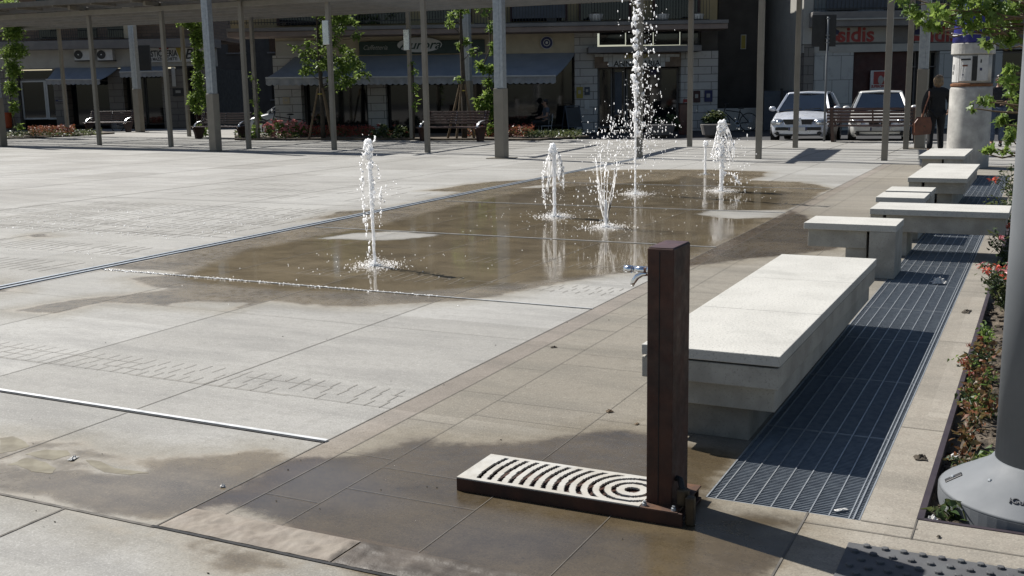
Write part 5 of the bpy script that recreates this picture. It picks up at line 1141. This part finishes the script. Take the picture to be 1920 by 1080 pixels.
# ================================================================ people
def skin_mesh(name, pts, edges, mt, parent, loc=None, sub=2):
    me = bpy.data.meshes.new(name); me.from_pydata([p[:3] for p in pts], edges, []); o = obj(name+'_rig', me)
    sk = o.modifiers.new('k', 'SKIN'); sk.use_smooth_shade = True
    lay = me.skin_vertices[0].data if len(me.skin_vertices) else None
    if lay is None:
        bpy.context.view_layer.objects.active = o; bpy.ops.object.modifier_remove(modifier='k'); sk = o.modifiers.new('k', 'SKIN'); lay = me.skin_vertices[0].data
    for i, p in enumerate(pts):
        r_ = p[3]; lay[i].radius = (r_[0], r_[1]) if hasattr(r_, '__len__') else (r_, r_); lay[i].use_root = i == 0
    sd = o.modifiers.new('s', 'SUBSURF'); sd.levels = sub; sd.render_levels = sub
    bpy.context.view_layer.update()
    nm = bpy.data.meshes.new_from_object(o.evaluated_get(bpy.context.evaluated_depsgraph_get())); bpy.data.objects.remove(o)
    nm.materials.clear(); nm.materials.append(mt)
    for p in nm.polygons: p.use_smooth = True
    return obj(name, nm, parent, loc)
def hand(pts, edges, wrist, d, side):            # palm, four fingers and a thumb as chains from the wrist
    d = Vector(d).normalized(); s = Vector(side).normalized(); n = d.cross(s); w_ = Vector(pts[wrist][:3]); k = len(pts)
    pts.append((*(w_+d*.05), .026)); edges.append((wrist, k)); pts.append((*(w_+d*.085), .024)); edges.append((k, k+1))
    for i, (o_, l) in enumerate(((-.03, .065), (-.01, .075), (.01, .07), (.03, .055))):
        q = w_+d*.09+s*o_; a = len(pts); pts.append((*q, .010)); edges.append((k+1, a)); pts.append((*(q+d*l*.5+n*.008), .009)); edges.append((a, a+1)); pts.append((*(q+d*l*.85+n*.028), .0075)); edges.append((a+1, a+2))
    a = len(pts); q = w_+d*.03-s*.035; pts.append((*q, .011)); edges.append((k, a)); pts.append((*(q+d*.035-s*.018+n*.012), .009)); edges.append((a, a+1))
def person(label, loc, rz, J, wear, hairmt, hair_blobs, face=False, skirt=None):
    # J: joint dictionary in local metres, person faces local -y
    t = thing('person', label, 'person', loc, rz)
    pts = []; ed = []; ix = {}
    def add(n, p, r_, to=None):
        ix[n] = len(pts); pts.append((*p, r_)); 
        if to: ed.append((ix[to], ix[n]))
    V = {k: Vector(v) for k, v in J.items()}
    add('pel', V['pel'], (.13, .10)); add('wst', V['wst'], (.115, .085), 'pel'); add('chs', V['chs'], (.14, .10), 'wst'); add('nkb', V['nkb'], .06, 'chs'); add('nck', V['nck'], .05, 'nkb')
    h = V['head']; add('jaw', h+Vector((0, -.015, -.075)), (.06, .068), 'nck'); add('hd', h, (.075, .092), 'jaw'); add('crn', h+Vector((0, .012, .07)), (.062, .075), 'hd')
    for s in 'lr':
        sg = -1 if s == 'l' else 1
        add('sh'+s, V['sh'+s], .062, 'chs'); add('el'+s, V['el'+s], .042, 'sh'+s); add('wr'+s, V['wr'+s], .028, 'el'+s)
        add('hp'+s, V['hp'+s], .095, 'pel'); add('kn'+s, V['kn'+s], .058, 'hp'+s); add('an'+s, V['an'+s], .04, 'kn'+s); add('to'+s, V['an'+s]+Vector((0, -.12, -.04)), .032, 'an'+s)
    for s in 'lr': hand(pts, ed, ix['wr'+s], V['wr'+s]-V['el'+s], (0, 1, .0))
    body = skin_mesh('body', pts, ed, X['skin'], t)
    b = MB(); b.ball(tuple(h+Vector((0, -.098, -.012))), (.013, .02, .022), 8, 5); 
    for s in (-1, 1): b.ball(tuple(h+Vector((s*.078, .01, -.01))), (.012, .022, .032), 8, 5)
    b.build('nose_and_ears', X['skin'], t, smooth=True) if False else None
    # clothes
    def sleeve(g):
        w_ = wear.get('wide', 1.); p = [(*V['wst'], (.135*w_, .105*w_)), (*V['chs'], (.165*w_, .12*w_)), (*(V['nkb']-Vector((0, 0, .03))), (.085*w_, .075)), (*(V['pel']+Vector((0, 0, -.06))), (.165*w_, .135*w_))]; e = [(0, 1), (1, 2), (0, 3)]
        for s in 'lr':
            a = len(p); end = V['wr'+s]-(V['wr'+s]-V['el'+s])*(.1 if g else .95); p += [(*V['sh'+s], .075*w_)]; e.append((1, a))
            if g: p += [(*V['el'+s], .056*w_), (*end, .045*w_)]; e += [(a, a+1), (a+1, a+2)]
            else: p += [(*(V['sh'+s].lerp(V['el'+s], .6)), .062)]; e += [(a, a+1)]
        return p, e
    p, e = sleeve(wear.get('long', True)); skin_mesh('jacket' if wear.get('long', True) else 'shirt', p, e, X[wear['top']], t)
    p = [(*(V['pel']+Vector((0, 0, .02))), (.14, .115))]; e = []
    for s in 'lr': a = len(p); p += [(*V['hp'+s], .108), (*V['kn'+s], .076), (*(V['an'+s]+Vector((0, .0, .03))), .066)]; e += [(0, a), (a, a+1), (a+1, a+2)]
    skin_mesh('trousers', p, e, X[wear['legs']], t)
    for s in 'lr': a = V['an'+s]; b = MB(); b.ball((a.x, a.y-.06, a.z-.04), (.048, .135, .045), 12, 6); b.build('shoe', X['black'], t, smooth=True)
    b = MB()
    for (x, y, z, rx, ry, rz_) in hair_blobs: b.ball((h.x+x, h.y+y, h.z+z), (rx, ry, rz_), 14, 9)
    ho = b.build('hair', X[hairmt], t, smooth=True)
    rm = ho.modifiers.new('r', 'REMESH'); rm.mode = 'VOXEL'; rm.voxel_size = .012; rm.use_smooth_shade = True
    if face:
        b = MB(); b.ball(tuple(h+Vector((-.035, -.088, .012))), (.032, .016, .022), 10, 6); b.ball(tuple(h+Vector((.035, -.088, .012))), (.032, .016, .022), 10, 6); b.bar(tuple(h+Vector((-.075, -.08, .02))), tuple(h+Vector((.075, -.08, .02))), .012, .012); b.build('sunglasses', X['black'], t, smooth=True)
        b = MB(); b.ball(tuple(h+Vector((0, -.085, -.062))), (.028, .01, .008), 8, 4); b.build('mouth', X['redp'], t, smooth=True)
        b = MB(); b.ball(tuple(h+Vector((0, -.1, -.02))), (.014, .022, .024), 8, 5); b.build('nose', X['skin'], t, smooth=True)
    for s in (-1, 1): b = MB(); b.ball(tuple(h+Vector((s*.08, .01, -.01))), (.012, .022, .032), 8, 5); b.build('ear', X['skin'], t, smooth=True)
    return t
wp = G(1753, 291)
J = dict(pel=(0, 0, .95), wst=(0, 0, 1.10), chs=(0, .0, 1.30), nkb=(0, 0, 1.45), nck=(0, -.01, 1.50), head=(0, -.02, 1.62), shl=(-.185, 0, 1.39), shr=(.185, 0, 1.39), ell=(-.28, .03, 1.13), elr=(.27, .02, 1.12), wrl=(-.27, -.10, .98), wrr=(.29, -.05, .87),
         hpl=(-.09, 0, .90), hpr=(.09, 0, .90), knl=(-.10, -.06, .50), knr=(.13, .02, .49), anl=(-.12, -.04, .085), anr=(.18, .22, .11))
tw = person('woman in a dark suit seen from behind, walking past the poster column', (wp[0], wp[1], 0), PI+YAW*.7, {'top': 'suit', 'legs': 'suit'}.copy(), J, {}, '', []) if False else person('woman in a dark suit seen from behind, walking past the poster column', (wp[0], wp[1], 0), PI+YAW*.7, J, {'top': 'suit', 'legs': 'suit', 'long': True, 'wide': 1.36}, 'hair',
       [(0, .02, .03, .093, .10, .095), (-.05, .03, -.05, .055, .07, .08), (.05, .03, -.05, .055, .07, .08), (0, .06, -.05, .075, .05, .09), (.03, .05, .06, .06, .06, .05), (-.04, .04, .065, .05, .06, .045), (.07, .0, .0, .04, .06, .06), (-.07, 0, .0, .04, .06, .06)])
bg = thing('shoulder_bag', 'brown leather shoulder bag with flap hanging on the woman in the dark suit', 'bag', tuple(W(1729, 236, float(wp[:2]@F0)-.2)-np.array([0, 0, .17])), YAW)
b = MB(); b.prism([(-.15, 0), (.14, .02), (.16, .2), (.12, .33), (-.08, .33), (-.16, .22)], 'y', -.07, .07); b.build('pouch', X['bag'], bg, .03, segs=3)
b = MB(); b.prism([(-.155, .17), (-.05, .13), (.08, .14), (.15, .19), (.13, .345), (-.09, .345)], 'y', -.085, -.071); b.build('flap', X['bag'], bg, .01)
b = MB(); b.ball((.02, -.088, .16), (.025, .008, .02), 8, 5); b.build('clasp', X['brass'], bg)
b = MB(); b.tube([(-.02, .0, .32), (.03, -.07, .6), (.10, -.06, .80), (.13, .02, .905), (.16, .12, .88), (.2, .28, .5), (.16, .25, .33), (.12, .0, .32)], .012, 6); b.build('strap', X['bag'], bg)
mp = W(1869, 240, 26.8)
J2 = dict(J); J2.update(anl=(-.1, .0, .085), anr=(.1, .0, .085), knl=(-.1, -.02, .5), knr=(.1, -.02, .5), ell=(-.27, .02, 1.14), elr=(.26, .0, 1.12), wrl=(-.15, -.22, 1.08), wrr=(.12, -.26, 1.05))
person('man with sunglasses in a dark shirt half hidden behind the poster column', (mp[0], mp[1], 0), YAW-.45, J2, {'top': 'shirt', 'legs': 'jeans', 'long': False}, 'hairb', [(0, .03, .055, .088, .095, .075), (0, .07, .0, .08, .05, .08)], True)
sp_ = W(1022, 240, 39.5)
J3 = dict(pel=(0, 0, .50), wst=(0, .03, .66), chs=(0, .06, .88), nkb=(0, .05, 1.03), nck=(0, .03, 1.08), head=(0, .0, 1.2), shl=(-.18, .06, .97), shr=(.18, .06, .97), ell=(-.25, -.02, .72), elr=(.25, .0, .72), wrl=(-.12, -.22, .68), wrr=(.12, -.22, .67),
          hpl=(-.09, -.03, .49), hpr=(.09, -.03, .49), knl=(-.1, -.44, .52), knr=(.12, -.42, .50), anl=(-.1, -.5, .1), anr=(-.02, -.72, .26))
person('seated person in a pale shirt in the dark under the cafe awning', (sp_[0], sp_[1], -.1), YAW-PI*.42, J3, {'top': 'gate', 'legs': 'suit', 'long': False}, 'hairb', [(0, .03, .055, .088, .095, .075), (0, .07, .0, .08, .05, .08)], True)
t = thing('cafe_chair', 'light metal cafe chair under the seated person beneath the awning', 'chair', (sp_[0], sp_[1], -.1), YAW-PI*.42)
MB().box(-.2, .2, -.2, .2, .36, .385).build('seat', X['galv'], t, .01)
for x in (-.18, .18):
    for y in (-.18, .18): MB().tube([(x, y, .36), (x*1.1, y*1.1, 0)], .012, 6).build('leg', X['galv'], t)
b = MB(); b.tube([(-.19, .19, .37), (-.19, .24, .8), (.19, .24, .8), (.19, .19, .37)], .012, 6); b.box(-.18, .18, .215, .228, .55, .75); b.build('backrest', X['galv'], t)
# ================================================================ street furniture and small things
g_ = G(1545, 265); sg = thing('traffic_sign', 'dark back of a square traffic sign on a grey pole beside the silver hatchback', 'traffic sign', (g_[0], g_[1], 0), YAW); Dg = float(g_[:2]@F0)
ff = Fac(Dg, float(g_[:2]@R0)); ztop = ff.p(1545, 28)[1]; 
MB().cyl(0, 0, 0, ztop-.05, .03, seg=12).build('pole', X['lamp'], sg, smooth=True)
xa, za = ff.p(1524, 28); xb, zb_ = ff.p(1567.5, 87); MB().box(xa, xb, .04, .055, zb_, za).build('panel', X['black'], sg, .004)
for py in (35, 66, 73, 80): z = ff.p(1545, py)[1]; MB().box(-.05, .05, -.036, .045, z-.015, z+.015).build('clamp', X['lamp'], sg, .004)
xa, za = ff.p(1537, 87); xb, zb_ = ff.p(1555, 95); MB().box(xa, xb, .04, .05, zb_, za-.005).build('small_panel', X['black'], sg)
p = W(1281, 250, 39.); t = thing('bollard', 'square rust brown bollard standing before the bookshop pillar', 'bollard', (p[0], p[1], -.1), YAW)
MB().box(-.15, .15, -.15, .15, 0, 1.06).build('shaft', X['woodr'], t, .01); MB().box(-.17, .17, -.17, .17, 1.061, 1.10).build('cap', X['corten'], t, .006)
p = G(14, 245); t = thing('litter_bin', 'bright orange litter bin on a post at the left edge of the picture', 'litter bin', (p[0], p[1], 0))
MB().lathe([(.18, .12), (.24, .2), (.27, .86), (.28, .9), (.25, .9), (.22, .3)], seg=20).build('bin', X['orange'], t, smooth=False); MB().cyl(.0, .3, 0, 1.1, .03, seg=10).build('post', X['galv'], t)
p = W(1073, 245, 40.2); t = thing('board_sign', 'folding A frame board on the pavement beside the cafe', 'board', (p[0], p[1], -.1), YAW+.5)
for s in (-1, 1):
    b = MB(); 
    for x in (-.3, .3): b.bar((x, s*.28, 0), (x, s*.02, 1.05), .035, .03)
    b.bar((-.3, s*.02, 1.05), (.3, s*.02, 1.05), .035, .03); b.bar((-.3, s*.2, .3), (.3, s*.2, .3), .03, .03); fr_ = b.build('frame', X['gate'], t)
    b = MB(); b.add([(-.28, s*.205, .3), (.28, s*.205, .3), (.28, s*.035, 1.0), (-.28, s*.035, 1.0), (-.28, s*.205-.01, .3), (.28, s*.205-.01, .3), (.28, s*.035-.01, 1.0), (-.28, s*.035-.01, 1.0)], [(0, 1, 2, 3), (7, 6, 5, 4), (0, 4, 5, 1), (2, 6, 7, 3)]); b.build('panel', X['black'], t)
def litter(name, label, cat, px, py, sx_, sy, key, seed, z=.004, crumple=.5):
    r = random.Random(seed); g_ = G(px, py); b = MB(); N = 9; vs = []
    for i in range(N+1):
        for j in range(N+1):
            u, v = i/N-.5, j/N-.5; h = crumple*abs(mnoise.noise(Vector((u*4, v*4, seed))))*min(sx_, sy)*(1.6-3*max(abs(u), abs(v)))
            vs.append((u*sx_+.2*sx_*crumple*mnoise.noise(Vector((u*3, v*3, seed+5))), v*sy+.2*sy*crumple*mnoise.noise(Vector((u*3, v*3, seed+9))), max(h, 0)+.002))
    b.add(vs, [(i*(N+1)+j, (i+1)*(N+1)+j, (i+1)*(N+1)+j+1, i*(N+1)+j+1) for i in range(N) for j in range(N)])
    o = b.build(name, X[key], None, loc=(g_[0], g_[1], z)); o.rotation_euler = (0, 0, r.uniform(0, 3)); tag(o, label, cat); so_ = o.modifiers.new('s', 'SOLIDIFY'); so_.thickness = .001; return o
litter('crumpled_tissue', 'crumpled white tissue lying on the floor grating', 'tissue', 1762, 531, .11, .10, 'paper', 1, .002, 1.2)
litter('paper_scrap', 'long white paper scrap on the soil above the lamp base', 'paper', 1788, 848, .03, .09, 'paper', 2, -.02, .5)
litter('paper_scrap', 'torn white paper scrap at the near corner of the planted bed', 'paper', 1750, 968, .055, .05, 'paper', 3, -.02, .8)
litter('paper_scrap', 'thin white paper strip on the near end of the floor grating', 'paper', 1576, 958, .05, .018, 'paper', 4, .003, .6)
litter('paper_scrap', 'small white scrap on the wet grey paving at lower left', 'paper', 137, 861, .05, .03, 'paper', 5, .003, .8)
litter('paper_scrap', 'tiny white scrap by the walkway border left of the puddle', 'paper', 418, 913, .02, .02, 'paper', 6, .003, .8)
litter('dry_leaf', 'curled dry leaf on the walkway between the fountain tray and the long bench', 'leaf', 1143, 773, .035, .025, 'stake', 7, .003, 1.)
litter('dry_leaf', 'small dark leaf on the walkway left of the rust steel post', 'leaf', 1038, 652, .04, .02, 'bark', 8, .003, .8)
litter('dry_leaf', 'flat brown leaf on the walkway close to the rust steel post', 'leaf', 1194, 796, .03, .015, 'stake', 9, .003, .5)
litter('dry_leaf', 'dry brown tuft on the pale kerb strip beside the planted bed', 'leaf', 1726, 860, .06, .05, 'bark', 10, .003, .7)
litter('dry_leaf', 'dark leaf scrap on the paving above the tactile mat', 'leaf', 1760, 1008, .02, .012, 'bark', 11, .003, .8)
litter('dry_leaf', 'brown withered tuft on the kerb strip beside the rose bush', 'leaf', 1812, 585, .12, .05, 'bark', 12, .003, .6)
r = random.Random(3); b = MB()
for i in range(260):
    y = 2.2+12*r.random()**2; x = r.uniform(-7.5, -.36)
    if PX0-.03 < x < PX1+.03 and y > PY0-.05: continue
    s = r.uniform(.0012, .004); b.ball((x, y, .003), (s*r.uniform(.7, 2), s, s*.5), 5, 3)
tag(b.build('grit', X['bark']), kind='stuff')

r = random.Random(12); b = MB()
for i in range(420):
    u = r.random()**1.7; x = -7.85+3.6*u; y = 7.30-.012*u*3+r.gauss(0, .018); q = r.uniform(.002, .006); b.ball((x, y, .005), (q*1.8, q, q*.8), 5, 3)
for i in range(500):
    x = r.uniform(-12.5, -8.5); y = r.choice((8.05, 9.35, 9.9, 10.5, 11.2))+r.gauss(0, .10); q = r.uniform(.002, .007); b.ball((x, y, .004), (q*2.4, q, q*.5), 5, 3)
tag(b.build('sparkle_beads', X['water'], smooth=True), kind='stuff')  # white beads added as the sparkle along the wet drain

# dried mud patches left in the damp corner
for k, P_ in enumerate([[(0, 822), (25, 819), (50, 828), (55, 836), (30, 846), (0, 850)], [(45, 852), (80, 843), (125, 845), (130, 853), (100, 862), (70, 858)], [(10, 872), (50, 858), (85, 866), (104, 878), (98, 887), (60, 884), (30, 872)], [(160, 862), (190, 866), (215, 878), (268, 885), (240, 889), (195, 886), (175, 874)]]):
    Q = [G(*p)[:2] for p in P_]; c = sum(Q)/len(Q); ring = []
    for i in range(len(Q)):
        for u in np.linspace(0, 1, 7)[:-1]:
            p = Q[i]*(1-u)+Q[(i+1) % len(Q)]*u; n_ = 1+.22*mnoise.noise(Vector((p[0]*9, p[1]*9, k)))+.10*mnoise.noise(Vector((p[0]*30, p[1]*30, k))); ring.append(c+(p-c)*n_)
    b = MB(); b.add([(p[0]-c[0], p[1]-c[1], 0) for p in ring], [tuple(range(len(ring)))])
    tag(b.build('dried_mud_patch', X['mud'], None, loc=(c[0], c[1], .0008)), kind='structure')
